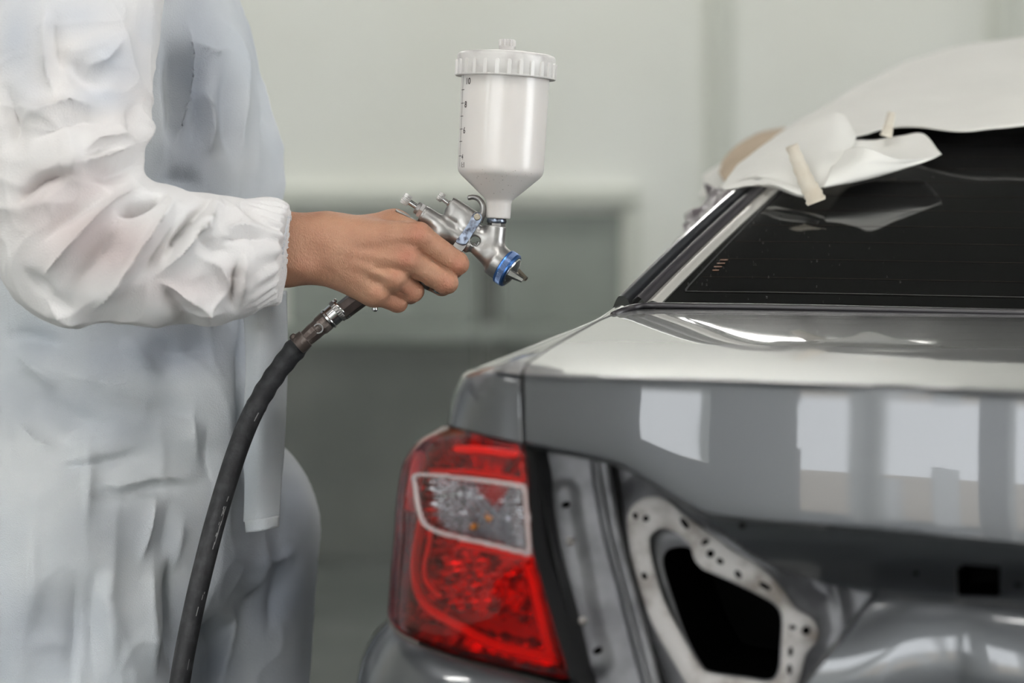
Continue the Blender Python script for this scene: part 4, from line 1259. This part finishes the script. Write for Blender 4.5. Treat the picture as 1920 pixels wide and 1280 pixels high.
pts = [(566, 640, 2.27), (549, 660, 2.27), (520, 697, 2.27), (494, 737, 2.268), (470, 782, 2.265), (448, 836, 2.262), (425, 905, 2.258), (404, 976, 2.255), (386, 1045, 2.25), (369, 1115, 2.246), (353, 1190, 2.243), (341, 1255, 2.24), (331, 1330, 2.24), (318, 1500, 2.24), (300, 1800, 2.25), (270, 2200, 2.3), (180, 2600, 2.3), (-200, 2800, 2.2), (-900, 2900, 2.1)]
C = spline(np.array([P(*p) for p in pts]), 300)
C[:, 2] = np.maximum(C[:, 2], 0.012)
rr = np.full(300, 0.0098); i = np.arange(300)
rr = rr + 0.0004 * np.sin(i * 0.55) * (i < 60) + 0.0008 * np.exp(-((i - 14) / 8.0) ** 2) - 0.0006 * np.exp(-((i - 3) / 4.0) ** 2)
mk('hose_tube', *tube(C, rr, 24), M_rubber, hose)
sc = []
for k in range(22):
    j = random.choice((random.randint(108, 128), random.randint(112, 122), random.randint(60, 190)))
    T = C[j + 1] - C[j]; T /= np.linalg.norm(T)
    vd = CAM - C[j]; vd /= np.linalg.norm(vd); sd = np.cross(T, vd); sd /= np.linalg.norm(sd)
    a = random.choice((-0.55, -0.5, -0.6)) + random.uniform(-0.12, 0.12)
    n = math.cos(a) * vd + math.sin(a) * sd; s2 = np.cross(T, n)
    c = C[j] + n * (rr[j] + 0.0002)
    L_ = random.uniform(0.001, 0.006); w = random.uniform(0.0003, 0.0008)
    sc.append((np.array([c - T * L_ - s2 * w, c + T * L_ - s2 * w * 0.4, c + T * L_ + s2 * w, c - T * L_ + s2 * w * 0.5]), [[0, 1, 2, 3]]))
mk('hose_scuffs', *join(*sc), M_scuff, hose, False, kind='stuff')

# ================================================================== the painter
person = empty('person', (-0.42, 2.48, 0.0), 'painter in a white disposable coverall holding the spray gun in the right hand', 'person')

# ---- skin material with pores, redder knuckles
def skin_mat():
    m = mat('skin', (0.50, 0.275, 0.175), 0.50, col2=(0.43, 0.215, 0.135), nscale=26, ndetail=4, sss=0.12, sssr=(1.0, 0.35, 0.2), sssc=0.006, spec=0.4)
    nt = m.node_tree; N = nt.nodes; L = nt.links; b = _bsdf(m)
    tc = N.new('ShaderNodeTexCoord')
    mp = N.new('ShaderNodeMapping'); mp.inputs['Scale'].default_value = (1.0, 1.0, 0.45)
    L.new(tc.outputs['Object'], mp.inputs['Vector'])
    vo = N.new('ShaderNodeTexVoronoi'); vo.inputs['Scale'].default_value = 900; L.new(mp.outputs['Vector'], vo.inputs['Vector'])
    nz = N.new('ShaderNodeTexNoise'); nz.inputs['Scale'].default_value = 240; nz.inputs['Detail'].default_value = 4; L.new(mp.outputs['Vector'], nz.inputs['Vector'])
    ad = N.new('ShaderNodeMath'); ad.operation = 'ADD'; L.new(vo.outputs['Distance'], ad.inputs[0]); L.new(nz.outputs['Fac'], ad.inputs[1])
    bp = N.new('ShaderNodeBump'); bp.inputs['Strength'].default_value = 0.7; bp.inputs['Distance'].default_value = 0.0009
    L.new(ad.outputs[0], bp.inputs['Height']); L.new(bp.outputs['Normal'], b.inputs['Normal'])
    # warmer blotches painted by a vertex attribute on the knuckles (their real colour)
    at = N.new('ShaderNodeAttribute'); at.attribute_name = 'flush'
    mx = N.new('ShaderNodeMix'); mx.data_type = 'RGBA'
    src = b.inputs['Base Color'].links[0].from_socket
    L.new(at.outputs['Fac'], mx.inputs['Factor']); L.new(src, mx.inputs['A']); mx.inputs['B'].default_value = (0.52, 0.155, 0.105, 1)
    L.new(mx.outputs['Result'], b.inputs['Base Color'])
    return m
M_skin = skin_mat()

MC = {'index': (786, 446, -44), 'middle': (764, 489, -48), 'ring': (738, 523, -44), 'pinky': (706, 550, -34)}
def hand_sd(X, Y, Z):
    c = lambda a, b, ra, rb, zs=1.0: cone_sd(X, Y, Z, a, b, ra, rb, zs)
    # forearm and wrist
    d = c((430, 470, -16), (535, 468, -18), 71, 69, 0.68)
    d = smin(d, c((535, 468, -18), (606, 466, -20), 69, 62, 0.66), 12)
    # palm block
    p = c((606, 466, -20), (648, 470, -24), 61, 57, 0.62)
    p = smin(p, c((640, 452, -26), MC['index'], 42, 27, 0.9), 26)
    p = smin(p, c((640, 468, -28), MC['middle'], 40, 26, 0.9), 22)
    p = smin(p, c((640, 488, -26), MC['ring'], 38, 25, 0.9), 22)
    p = smin(p, c((644, 506, -22), MC['pinky'], 36, 24, 0.9), 22)
    p = smin(p, c((655, 515, -14), (700, 548, -14), 30, 26), 20)       # heel on the little-finger side
    # thumb side: metacarpal and web
    p = smin(p, c((628, 444, -4), (738, 425, 14), 34, 31), 22)
    p = smin(p, c((738, 425, 14), (770, 436, -10), 28, 24), 20)
    d = smin(d, p, 26)
    # thumb wrapping the far side of the grip
    th = c((738, 425, 16), (800, 440, 44), 28, 21)
    th = smin(th, c((800, 440, 44), (842, 462, 50), 20, 16), 8)
    d = smin(d, th, 12)
    # fingers
    fi = c(MC['index'], (856, 494, -22), 26, 22.5)
    fi = smin(fi, c((856, 494, -22), (850, 503, 26), 22.5, 18), 5)
    fi = smin(fi, c((850, 503, 26), (808, 497, 42), 17.5, 14.5), 5)
    fm = c(MC['middle'], (836, 529, -22), 25, 22.5)
    fm = smin(fm, c((836, 529, -22), (828, 536, 28), 22.5, 18), 5)
    fm = smin(fm, c((828, 536, 28), (786, 522, 42), 17.5, 14.5), 5)
    fr = c(MC['ring'], (773, 545, -14), 24, 21.5)
    fr = smin(fr, c((773, 545, -14), (768, 552, 30), 21.5, 17), 5)
    fr = smin(fr, c((768, 552, 30), (732, 534, 42), 16.5, 14), 5)
    fp = c(MC['pinky'], (746, 567, -8), 22, 18.5)
    fp = smin(fp, c((746, 567, -8), (742, 570, 28), 18.5, 15), 5)
    fp = smin(fp, c((742, 570, 28), (710, 556, 38), 14.5, 12.5), 5)
    # fingers meet in sharp creases near the tips, blend into the back of the hand at the roots
    e = np.minimum(np.minimum(fi, fm), np.minimum(fr, fp))
    e = np.minimum(e, 1e9)
    d = smin(d, smin(fi, fi + 30, 1), 9)
    for f in (fm, fr, fp):
        d = smin(d, f, 4.5)
    # knuckles
    for q, r in (((792, 444, -58), 13), ((771, 489, -63), 13.5), ((745, 524, -59), 12), ((712, 551, -47), 11)):
        d = smin(d, c(q, (q[0] + 2, q[1] + 2, q[2]), r, r), 13)
    for q, r in (((862, 496, -30), 14), ((842, 531, -30), 14), ((778, 546, -22), 13)):
        d = smin(d, c(q, (q[0] + 1, q[1] + 1, q[2]), r, r), 9)
    # tendons and veins on the back of the hand
    d = smin(d, c((640, 470, -57), (752, 490, -68), 3.5, 5.5), 13)
    d = smin(d, c((640, 484, -55), (728, 521, -63), 3.0, 5.0), 13)
    d = smin(d, c((650, 450, -56), (776, 446, -64), 3.0, 5.0), 14)
    d = smin(d, c((648, 497, -50), (696, 545, -50), 3.0, 4.5), 12)
    for a, b in (((622, 476, -60), (660, 497, -60)), ((660, 497, -60), (690, 504, -64)), ((690, 504, -64), (712, 500, -66))):
        d = smin(d, c(a, b, 2.0, 2.0), 7)
    # ulna bump at the wrist
    d = smin(d, c((566, 500, -46), (574, 502, -46), 16, 16), 26)
    return d
V, F = surface_nets(hand_sd, (432, 380, -92), (892, 596, 76), 1.9)
V = relax(V, F, 2, 0.4)
hx, hy, hz = V[:, 0].copy(), V[:, 1].copy(), V[:, 2].copy()
# creases: finger joints and wrist folds
N = vnormals(V, F)
def crease(pts, amp, wid):
    d, t = seg_dist2(hx, hy, pts)
    e = np.clip(np.minimum(t, 1 - t) / 0.2, 0, 1)
    return amp * e * np.exp(-(d / wid) ** 2) * (hz < 10)
D = np.zeros(len(V))
for pts, amp, wid in (
    ([(794, 478), (815, 491), (840, 505), (858, 514)], -3.0, 2.6), ([(784, 468), (794, 478), (800, 484)], -3.0, 5),
    ([(765, 518), (782, 521), (800, 534)], -3.0, 4), ([(744, 545), (757, 552), (768, 562)], -2.5, 3.5),
    ([(612, 530), (618, 515), (617, 500)], -1.6, 4), ([(622, 534), (628, 519), (626, 506)], -1.4, 4), ([(634, 540), (640, 527), (640, 514)], -1.2, 4),
    ([(700, 500), (720, 506), (742, 511)], -3.2, 6), ([(690, 520), (706, 530), (722, 536)], -3.0, 6), ([(660, 468), (700, 470), (744, 470)], -2.4, 9),
    ([(735, 505), (752, 509), (764, 515)], -2.0, 4), ([(700, 511), (712, 514), (730, 522)], 1.8, 4),
    ([(850, 478), (858, 486), (860, 496)], -0.8, 2.0), ([(858, 482), (866, 490), (868, 500)], -0.8, 2.0), ([(832, 516), (840, 524), (842, 534)], -0.7, 2.0),
    ([(600, 415), (606, 430), (608, 448)], -0.8, 4), ([(588, 414), (594, 430), (596, 450)], -0.6, 4)):
    D += crease(pts, amp, wid)
D += 0.45 * vnoise(V, 0.06, 21, 2) * (hz < 0)
V = V + N * D[:, None]
flush = np.zeros(len(V))
for x, y, r, a in ((786, 440, 17, 0.55), (766, 484, 18, 0.6), (744, 520, 14, 0.35), (712, 552, 16, 0.3), (860, 500, 16, 0.45), (838, 533, 16, 0.45), (775, 552, 20, 0.45), (748, 570, 18, 0.4), (575, 500, 26, 0.2)):
    flush = np.maximum(flush, 0.6 * a * np.exp(-((hx - x) ** 2 + (hy - y) ** 2) / r ** 2))
o = mk('body', G.w(V), F, M_skin, person, label='tanned right hand and bare wrist gripping the gun')
at = o.data.attributes.new('flush', 'FLOAT', 'POINT')
at.data.foreach_set('value', flush.astype(np.float32)) if len(o.data.vertices) == len(flush) else None

# ---- coverall cloth
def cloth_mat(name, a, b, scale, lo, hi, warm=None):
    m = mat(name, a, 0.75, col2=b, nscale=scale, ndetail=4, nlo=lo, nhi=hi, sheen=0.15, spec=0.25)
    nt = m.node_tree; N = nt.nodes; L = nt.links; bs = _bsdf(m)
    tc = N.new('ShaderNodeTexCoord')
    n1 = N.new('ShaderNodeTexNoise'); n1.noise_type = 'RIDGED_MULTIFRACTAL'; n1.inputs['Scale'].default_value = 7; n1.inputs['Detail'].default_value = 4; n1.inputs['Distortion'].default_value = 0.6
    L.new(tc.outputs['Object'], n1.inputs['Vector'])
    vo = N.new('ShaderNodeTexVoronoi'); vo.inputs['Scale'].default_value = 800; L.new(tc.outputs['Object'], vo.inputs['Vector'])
    at = N.new('ShaderNodeAttribute'); at.attribute_name = 'show_or_shade'
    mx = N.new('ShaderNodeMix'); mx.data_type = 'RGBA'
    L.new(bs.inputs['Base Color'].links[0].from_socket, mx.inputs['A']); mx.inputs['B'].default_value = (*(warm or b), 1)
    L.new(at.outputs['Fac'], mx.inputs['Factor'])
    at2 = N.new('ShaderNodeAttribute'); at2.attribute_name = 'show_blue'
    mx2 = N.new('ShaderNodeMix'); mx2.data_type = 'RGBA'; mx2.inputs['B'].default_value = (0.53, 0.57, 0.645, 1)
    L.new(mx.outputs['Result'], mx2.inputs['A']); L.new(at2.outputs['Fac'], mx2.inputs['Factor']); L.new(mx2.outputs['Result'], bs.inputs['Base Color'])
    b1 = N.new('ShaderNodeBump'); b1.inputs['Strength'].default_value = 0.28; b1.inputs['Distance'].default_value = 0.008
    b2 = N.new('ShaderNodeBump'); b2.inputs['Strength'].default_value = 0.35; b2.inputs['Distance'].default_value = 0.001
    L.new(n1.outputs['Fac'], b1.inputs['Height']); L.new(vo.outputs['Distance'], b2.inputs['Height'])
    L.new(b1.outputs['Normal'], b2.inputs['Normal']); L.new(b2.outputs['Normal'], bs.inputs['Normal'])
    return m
M_sleeve = cloth_mat('sleeve_cloth', (0.78, 0.765, 0.76), (0.74, 0.71, 0.70), 5, 0.42, 0.68, (0.60, 0.50, 0.49))
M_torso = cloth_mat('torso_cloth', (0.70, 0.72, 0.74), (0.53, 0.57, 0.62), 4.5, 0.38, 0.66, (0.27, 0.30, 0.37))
def show_or_shade(o, V, blobs, seed, name='show_or_shade'):
    """where the clothes or the arm under the thin cloth lie against it and show their colour; on the torso, painted shade too"""
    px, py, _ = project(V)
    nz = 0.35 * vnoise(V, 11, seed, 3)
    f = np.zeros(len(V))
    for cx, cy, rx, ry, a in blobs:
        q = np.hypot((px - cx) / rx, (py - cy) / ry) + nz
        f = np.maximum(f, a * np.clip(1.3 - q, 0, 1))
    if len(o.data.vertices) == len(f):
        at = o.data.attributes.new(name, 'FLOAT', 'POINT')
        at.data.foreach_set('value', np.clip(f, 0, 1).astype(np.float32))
M_elastic = mat('cuff_elastic', (0.62, 0.63, 0.66), 0.8)

# torso and hips, near and far leg (down to mid thigh)
TF = Frame(260, 600, 2.47)
def torso_sd(X, Y, Z):
    e = lambda c, r: ell_sd(X, Y, Z, c, r)
    c = lambda a, b, ra, rb, zs=1.0: cone_sd(X, Y, Z, a, b, ra, rb, zs)
    d = c((205, 60, 0), (225, 330, 0), 272, 276, 0.98)
    d = smin(d, c((225, 330, 0), (240, 760, 0), 276, 272, 0.92), 60)
    d = smin(d, c((240, 760, 0), (215, 980, 10), 272, 284, 0.95), 60)
    # chest front rounding away at the top
    d = smax(d, (X - 492) * 0.93 - (Y - 120) * 0.38 - 8, 60)
    # shoulders
    sh = c((215, -110, -210), (215, -110, 210), 165, 165)
    d = smin(d, sh, 90)
    # legs
    nl = c((150, 980, -120), (140, 1500, -135), 245, 200, 0.8)
    fl = c((352, 1010, 150), (352, 1500, 160), 232, 212, 0.8)
    d = smin(d, fl, 24)
    d = smin(d, nl, 40)
    return d
V, F = surface_nets(torso_sd, (-190, -330, -370), (640, 1395, 400), 6.5)
V = TF.w(V)
V = relax(V, F, 1, 0.4)
st = [
    # chest
    ([(352, 20), (356, 60), (352, 175), (335, 250), (318, 300)], 13, 13), ([(385, 150), (392, 220), (396, 300)], 9, 12), ([(372, 60), (374, 140), (368, 230), (350, 300)], -10, 16),
    ([(300, 40), (322, 120), (325, 210), (305, 300)], -12, 20), ([(400, 10), (440, 60), (450, 140), (452, 240), (460, 330)], 9, 18), ([(425, 100), (428, 200), (440, 330)], -9, 18),
    ([(355, 70), (400, 95), (440, 90)], 4, 11), ([(470, 90), (492, 180), (500, 300)], -6, 10), ([(480, 60), (508, 160), (514, 320)], 6, 9), ([(290, 330), (330, 340), (390, 350)], -8, 22),
    # front edge band down to the tab
    ([(458, 560), (462, 700), (452, 820), (462, 960)], -9, 9), ([(478, 560), (486, 700), (478, 830), (492, 970)], 7, 11), ([(505, 560), (512, 700), (508, 830), (514, 960)], -6, 8),
    # belly
    ([(0, 628), (60, 634), (130, 650)], -7.2, 17.2), ([(20, 650), (70, 690), (110, 740)], 7.2, 18.4), ([(228, 637), (262, 670), (308, 711)], 5.6, 10.3), ([(260, 640), (330, 660), (430, 650)], -8.0, 34.5),
    ([(85, 880), (160, 872), (245, 855), (300, 850)], -5.6, 10.3), ([(90, 868), (170, 858), (260, 842)], 4.8, 11.5), ([(150, 925), (220, 930), (290, 912), (380, 918)], -6.4, 11.5), ([(160, 905), (230, 912), (300, 895), (390, 900)], 6.4, 11.5),
    ([(297, 918), (280, 990), (258, 1067)], 6.4, 10.3), ([(318, 930), (315, 990), (300, 1060)], -5.6, 13.8), ([(345, 960), (330, 1030), (325, 1100)], 5.6, 11.5), ([(141, 1060), (139, 1150), (135, 1300)], -6.4, 13.8), ([(170, 800), (168, 900), (160, 1010)], 4.8, 11.5),
    ([(60, 960), (66, 1080), (50, 1200)], 5.6, 20.7), ([(20, 780), (70, 830), (120, 850)], 4.8, 13.8), ([(325, 990), (322, 1120), (330, 1320)], -12.8, 16.1), ([(290, 1010), (280, 1120), (286, 1300)], 7.2, 20.7), ([(220, 1000), (200, 1120), (215, 1290)], 6.4, 20.7), ([(180, 1040), (170, 1150), (178, 1290)], -5.6, 16.1),
    ([(370, 740), (360, 820), (380, 890)], 5.6, 13.8), ([(395, 770), (385, 850), (400, 930)], -4.8, 13.8), ([(110, 700), (180, 710), (250, 760)], 4.8, 20.7), ([(60, 740), (130, 780), (210, 800)], -4.8, 18.4), ([(250, 760), (330, 770), (410, 800)], -4.8, 18.4),
    # far leg
    ([(500, 1000), (480, 1060), (455, 1130)], 8, 10), ([(530, 1010), (520, 1100), (500, 1200)], -6, 14), ([(560, 1020), (520, 1050), (480, 1056)], 6, 14), ([(440, 1120), (430, 1200), (410, 1300)], 9, 14), ([(400, 1140), (390, 1220), (380, 1320)], -14, 20),
]
V = folds(V, F, [(p, a * 1.8, w) for p, a, w in st])
N = vnormals(V, F)
V = V + N * (0.0015 * vnoise(V, 14, 31, 3) + 0.003 * vnoise(V, 5, 32, 2) + 0.008 * (ridged(V * np.array([1, 1, 0.6]), 7, 35, 3) - 0.5))[:, None]
o = mk('coverall_body', V, F, M_torso, person, label='white coverall body, bluish over dark clothes and where shade is painted')
show_or_shade(o, V, [(362, 190, 75, 220, 0.75), (330, 660, 210, 60, 0.6), (520, 1120, 120, 230, 0.75), (400, 1230, 100, 120, 0.7), (110, 760, 130, 60, 0.3), (240, 1000, 130, 60, 0.3), (70, 1180, 130, 110, 0.35), (220, 800, 90, 40, 0.3)], 51)  # clothes showing through, plus shade painted under the sleeve and round the far leg

# lower legs down to the shoes, out of the frame
M_shoe = mat('shoe_black', (0.02, 0.02, 0.022), 0.5)
for cx, cy in ((150, -128), (352, 158)):
    T0 = TF.w([(cx - 6, 1380, cy)])[0]
    C = np.array([[T0[0], T0[1], z] for z in np.linspace(T0[2] + 0.05, 0.07, 24)])
    r = np.interp(np.arange(24), [0, 8, 16, 23], [0.108, 0.098, 0.09, 0.082]) + 0.004 * np.sin(np.arange(24) * 1.3)
    mk('trouser_leg', *tube(C, r, 28, ry=r * 0.85), M_torso, person)
    V = spline(np.array([[T0[0] - 0.09, T0[1], 0.06], [T0[0], T0[1], 0.065], [T0[0] + 0.1, T0[1], 0.05], [T0[0] + 0.18, T0[1], 0.04]]), 16)
    mk('shoe', *tube(V, np.interp(np.arange(16), [0, 2, 8, 13, 15], [0.03, 0.05, 0.05, 0.045, 0.02]), 16, ry=np.interp(np.arange(16), [0, 2, 8, 13, 15], [0.02, 0.05, 0.045, 0.035, 0.02])), M_shoe, person)

# front flap over the zip with its loose tab at the hem
V, F = spatch([prow(r) for r in (
    [(455, 545, 2.345), (480, 545, 2.325), (510, 545, 2.33), (536, 545, 2.36)],
    [(462, 680, 2.345), (484, 680, 2.325), (512, 680, 2.335), (538, 680, 2.37)],
    [(455, 830, 2.345), (482, 830, 2.322), (508, 832, 2.332), (532, 835, 2.365)],
    [(460, 900, 2.335), (482, 902, 2.315), (505, 900, 2.325), (527, 900, 2.35)],
    [(458, 978, 2.325), (480, 975, 2.312), (502, 972, 2.318), (523, 968, 2.335)])], 60, 24)
V = folds(V, F, [([(478, 560), (486, 700), (478, 830), (490, 960)], 5, 7), ([(500, 560), (506, 700), (498, 830), (506, 960)], -5, 7)])
solid(mk('zip_flap', V, F, M_torso, person), 0.001)
V, F = spatch([prow(r) for r in ([(461, 976, 2.318), (480, 973, 2.308), (502, 970, 2.312), (522, 966, 2.33)], [(463, 998, 2.316), (483, 996, 2.305), (503, 992, 2.31), (521, 987, 2.327)])], 6, 12)
solid(mk('flap_tab', V, F, M_torso, person), 0.0015)

# right sleeve
SF = Frame(250, 420, 2.17)
def sleeve_sd(X, Y, Z):
    c = lambda a, b, ra, rb, zs=1.0: cone_sd(X, Y, Z, a, b, ra, rb, zs)
    d = c((132, -150, 150), (112, 80, 60), 178, 170, 0.8)
    d = smin(d, c((112, 80, 60), (98, 330, 10), 170, 166, 0.8), 30)
    d = smin(d, c((98, 330, 10), (140, 455, -10), 166, 152, 0.8), 30)
    d = smin(d, c((140, 455, -10), (270, 478, 0), 150, 132, 0.8), 30)
    d = smin(d, c((270, 478, 0), (400, 480, 60), 132, 118, 0.8), 30)
    d = smin(d, c((400, 480, 60), (478, 466, 105), 116, 104, 0.85), 24)
    d = smin(d, c((478, 466, 105), (506, 467, 122), 100, 88, 0.85), 14)
    d = smin(d, c((506, 467, 122), (528, 467, 134), 78, 66, 0.8), 8)
    # open end at the cuff, tilted as in the photograph
    d = smax(d, (X - 522) + (Y - 467) * 0.11, 5)
    # keep the inside of the elbow hollow
    d = smax(d, -(c((345, 250, -40), (470, 270, 60), 62, 80, 1.6)), 14)
    return d
V, F = surface_nets(sleeve_sd, (-110, -345, -180), (560, 660, 330), 4.6)
V = SF.w(V)
V = relax(V, F, 1, 0.4)
ss = [
    ([(30, 400), (45, 365), (80, 338), (150, 320)], -12, 9), ([(55, 330), (110, 312), (180, 300), (270, 262)], 12, 16), ([(150, 320), (210, 330), (280, 300)], -10, 14),
    ([(280, 346), (215, 378), (150, 440), (95, 500), (65, 535)], 16, 13), ([(245, 350), (190, 372), (110, 420), (60, 470)], -8, 22),
    ([(318, 364), (262, 384), (214, 402)], -15, 7), ([(302, 348), (320, 386), (284, 448), (214, 536), (156, 602)], 15, 12), ([(225, 420), (190, 480), (130, 560)], -7, 26),
    ([(402, 372), (362, 410), (335, 450), (300, 502)], -13, 10), ([(422, 362), (392, 408), (330, 480), (286, 522)], 13, 12), ([(345, 385), (320, 430), (290, 480), (250, 540)], -9, 12),
    ([(286, 522), (340, 552), (400, 575), (436, 586)], 8, 12), ([(446, 478), (440, 530), (436, 588)], -9, 9), ([(458, 470), (452, 525), (448, 580)], 9, 9), ([(300, 530), (350, 590), (380, 605)], -6, 14),
    ([(135, 318), (160, 292), (206, 276), (240, 280)], -8, 10), ([(150, 296), (180, 262), (225, 254), (272, 270)], 7, 12),
    ([(262, 190), (274, 240), (268, 290)], 6, 11), ([(246, 190), (252, 230), (240, 270)], -5, 10), ([(85, 0), (86, 80), (88, 140), (108, 195)], 9, 11), ([(100, 10), (104, 90), (120, 160)], -7, 14),
    ([(20, 240), (60, 215), (130, 190), (200, 205)], 8, 18), ([(40, 270), (90, 245), (160, 225), (240, 235)], -7, 16), ([(120, 100), (160, 150), (210, 170)], -6, 18), ([(240, 60), (200, 110), (150, 130)], 6, 18),
    ([(10, 150), (30, 230), (25, 300)], -8, 16), ([(445, 370), (470, 400), (500, 420)], -7, 8), ([(400, 432), (450, 424), (500, 430)], 6, 9), ([(410, 450), (460, 445), (500, 455)], -6, 8),
    ([(340, 420), (400, 470), (440, 470)], -6, 14), ([(350, 470), (410, 500), (450, 560)], 6, 16), ([(60, 540), (120, 590), (180, 606)], 8, 16), ([(30, 500), (90, 560), (150, 585)], -6, 12), ([(330, 600), (400, 560), (450, 530)], 5, 14),
]
V = folds(V, F, [(p, a * 1.7, w) for p, a, w in ss])
px, py, _ = project(V)
N = vnormals(V, F)
# gathers round the elastic cuff
g = np.clip((px - 455) / 60, 0, 1)
ang = np.arctan2(py - 467, (V @ FWD - V[px > 480].dot(FWD).mean()) * FPX / 2.2)
V = V + N * (g * (0.0020 * np.sin(ang * 23 + 2 * np.sin(ang * 3) + 3 * vnoise(V, 20, 44, 2)) + 0.0025 * vnoise(V, 30, 43, 2)))[:, None]
V = V + N * (0.0012 * vnoise(V, 16, 33, 3) + 0.002 * vnoise(V, 6, 34, 2) + 0.0055 * (ridged(V, 9, 36, 3) - 0.5) * np.clip((520 - px) / 60, 0, 1))[:, None]
o = mk('sleeve', V, F, M_sleeve, person, label='white sleeve, pinkish where the forearm shows through')
show_or_shade(o, V, [(190, 460, 110, 70, 0.75), (150, 350, 90, 40, 0.5), (330, 540, 110, 40, 0.45), (100, 400, 70, 60, 0.5), (420, 530, 60, 40, 0.35)], 52)
show_or_shade(o, V, [(30, 70, 70, 130, 0.75), (205, 110, 85, 80, 0.7), (195, 180, 70, 35, 0.6), (150, 30, 110, 60, 0.55), (270, 60, 40, 60, 0.4)], 53, 'show_blue')
# elastic edge
C = []
a = np.linspace(0, 2 * np.pi, 120, endpoint=False)
for t in a:
    y = 467 + 69 * math.sin(t); x = 522 - (y - 467) * 0.11; z = 134 + 52 * math.cos(t)
    C.append((x + 1.2 * math.sin(t * 31), y, z))
C.append(C[0])
mk('cuff_elastic', SF.w(*[np.array(C)]) if False else SF.w(np.array(C)), [], M_elastic, person) if False else mk('cuff_elastic', *(lambda q: (SF.w(q[0]), q[1]))(tube(np.array(C), 3.0 + 0.8 * np.sin(np.arange(121) * 1.9), 8, caps=False)), M_elastic, person)

# left arm hanging on the far side, neck, hooded head (all hidden or above the frame)
C = spline(np.array([P(215, -90, 2.72), P(190, 250, 2.80), P(215, 560, 2.80), P(260, 900, 2.78)]), 40)
mk('sleeve', *tube(C, np.interp(np.arange(40), [0, 20, 38, 39], [0.085, 0.07, 0.055, 0.045]), 28), M_sleeve, person)
HF = Frame(300, -420, 2.47)
def head_sd(X, Y, Z):
    c = lambda a, b, ra, rb, zs=1.0: cone_sd(X, Y, Z, a, b, ra, rb, zs)
    d = ell_sd(X, Y, Z, (300, -470, 0), (185, 215, 150))
    d = smin(d, c((345, -400, 0), (400, -330, 0), 110, 72), 60)
    d = smin(d, c((270, -380, 0), (240, -180, 0), 105, 115), 50)
    d = smin(d, c((470, -470, 0), (508, -420, 0), 16, 26), 14)
    d = smin(d, c((460, -362, -26), (460, -362, 26), 18, 18), 14)
    d = smin(d, c((300, -450, -150), (300, -410, -150), 26, 18), 10)
    d = smin(d, c((300, -450, 150), (300, -410, 150), 26, 18), 10)
    for s in (-1, 1):
        d = smax(d, -c((470, -478, s * 62), (480, -478, s * 58), 22, 22), 16)
    return d
V, F = surface_nets(head_sd, (80, -720, -200), (560, -100, 200), 11)
mk('head', HF.w(V), F, M_skin, person)
for s in (-1, 1):
    mk('eye', HF.w(lathe((452, -478, s * 58), (1, 0, 0), [(-20, 1), (-12, 18), (0, 23), (12, 18), (20, 1)], 16)[0]), lathe((0, 0, 0), (1, 0, 0), [(0, 1)] * 5, 16)[1], M_white, person)
def hood_sd(X, Y, Z):
    d = ell_sd(X, Y, Z, (285, -470, 0), (215, 245, 185))
    d = smin(d, cone_sd(X, Y, Z, (255, -350, 0), (220, -150, 0), 165, 190), 60)
    return np.maximum(d, (X - 385) + (Y + 470) * 0.12)
V, F = surface_nets(hood_sd, (-10, -740, -215), (520, -60, 215), 11)
px, py = V[:, 0], V[:, 1]
keep = ~((px[F].mean(1) > 382 - (py[F].mean(1) + 470) * 0.12 - 8) & (py[F].mean(1) < -290))
mk('hood', HF.w(V), F[keep], M_torso, person)
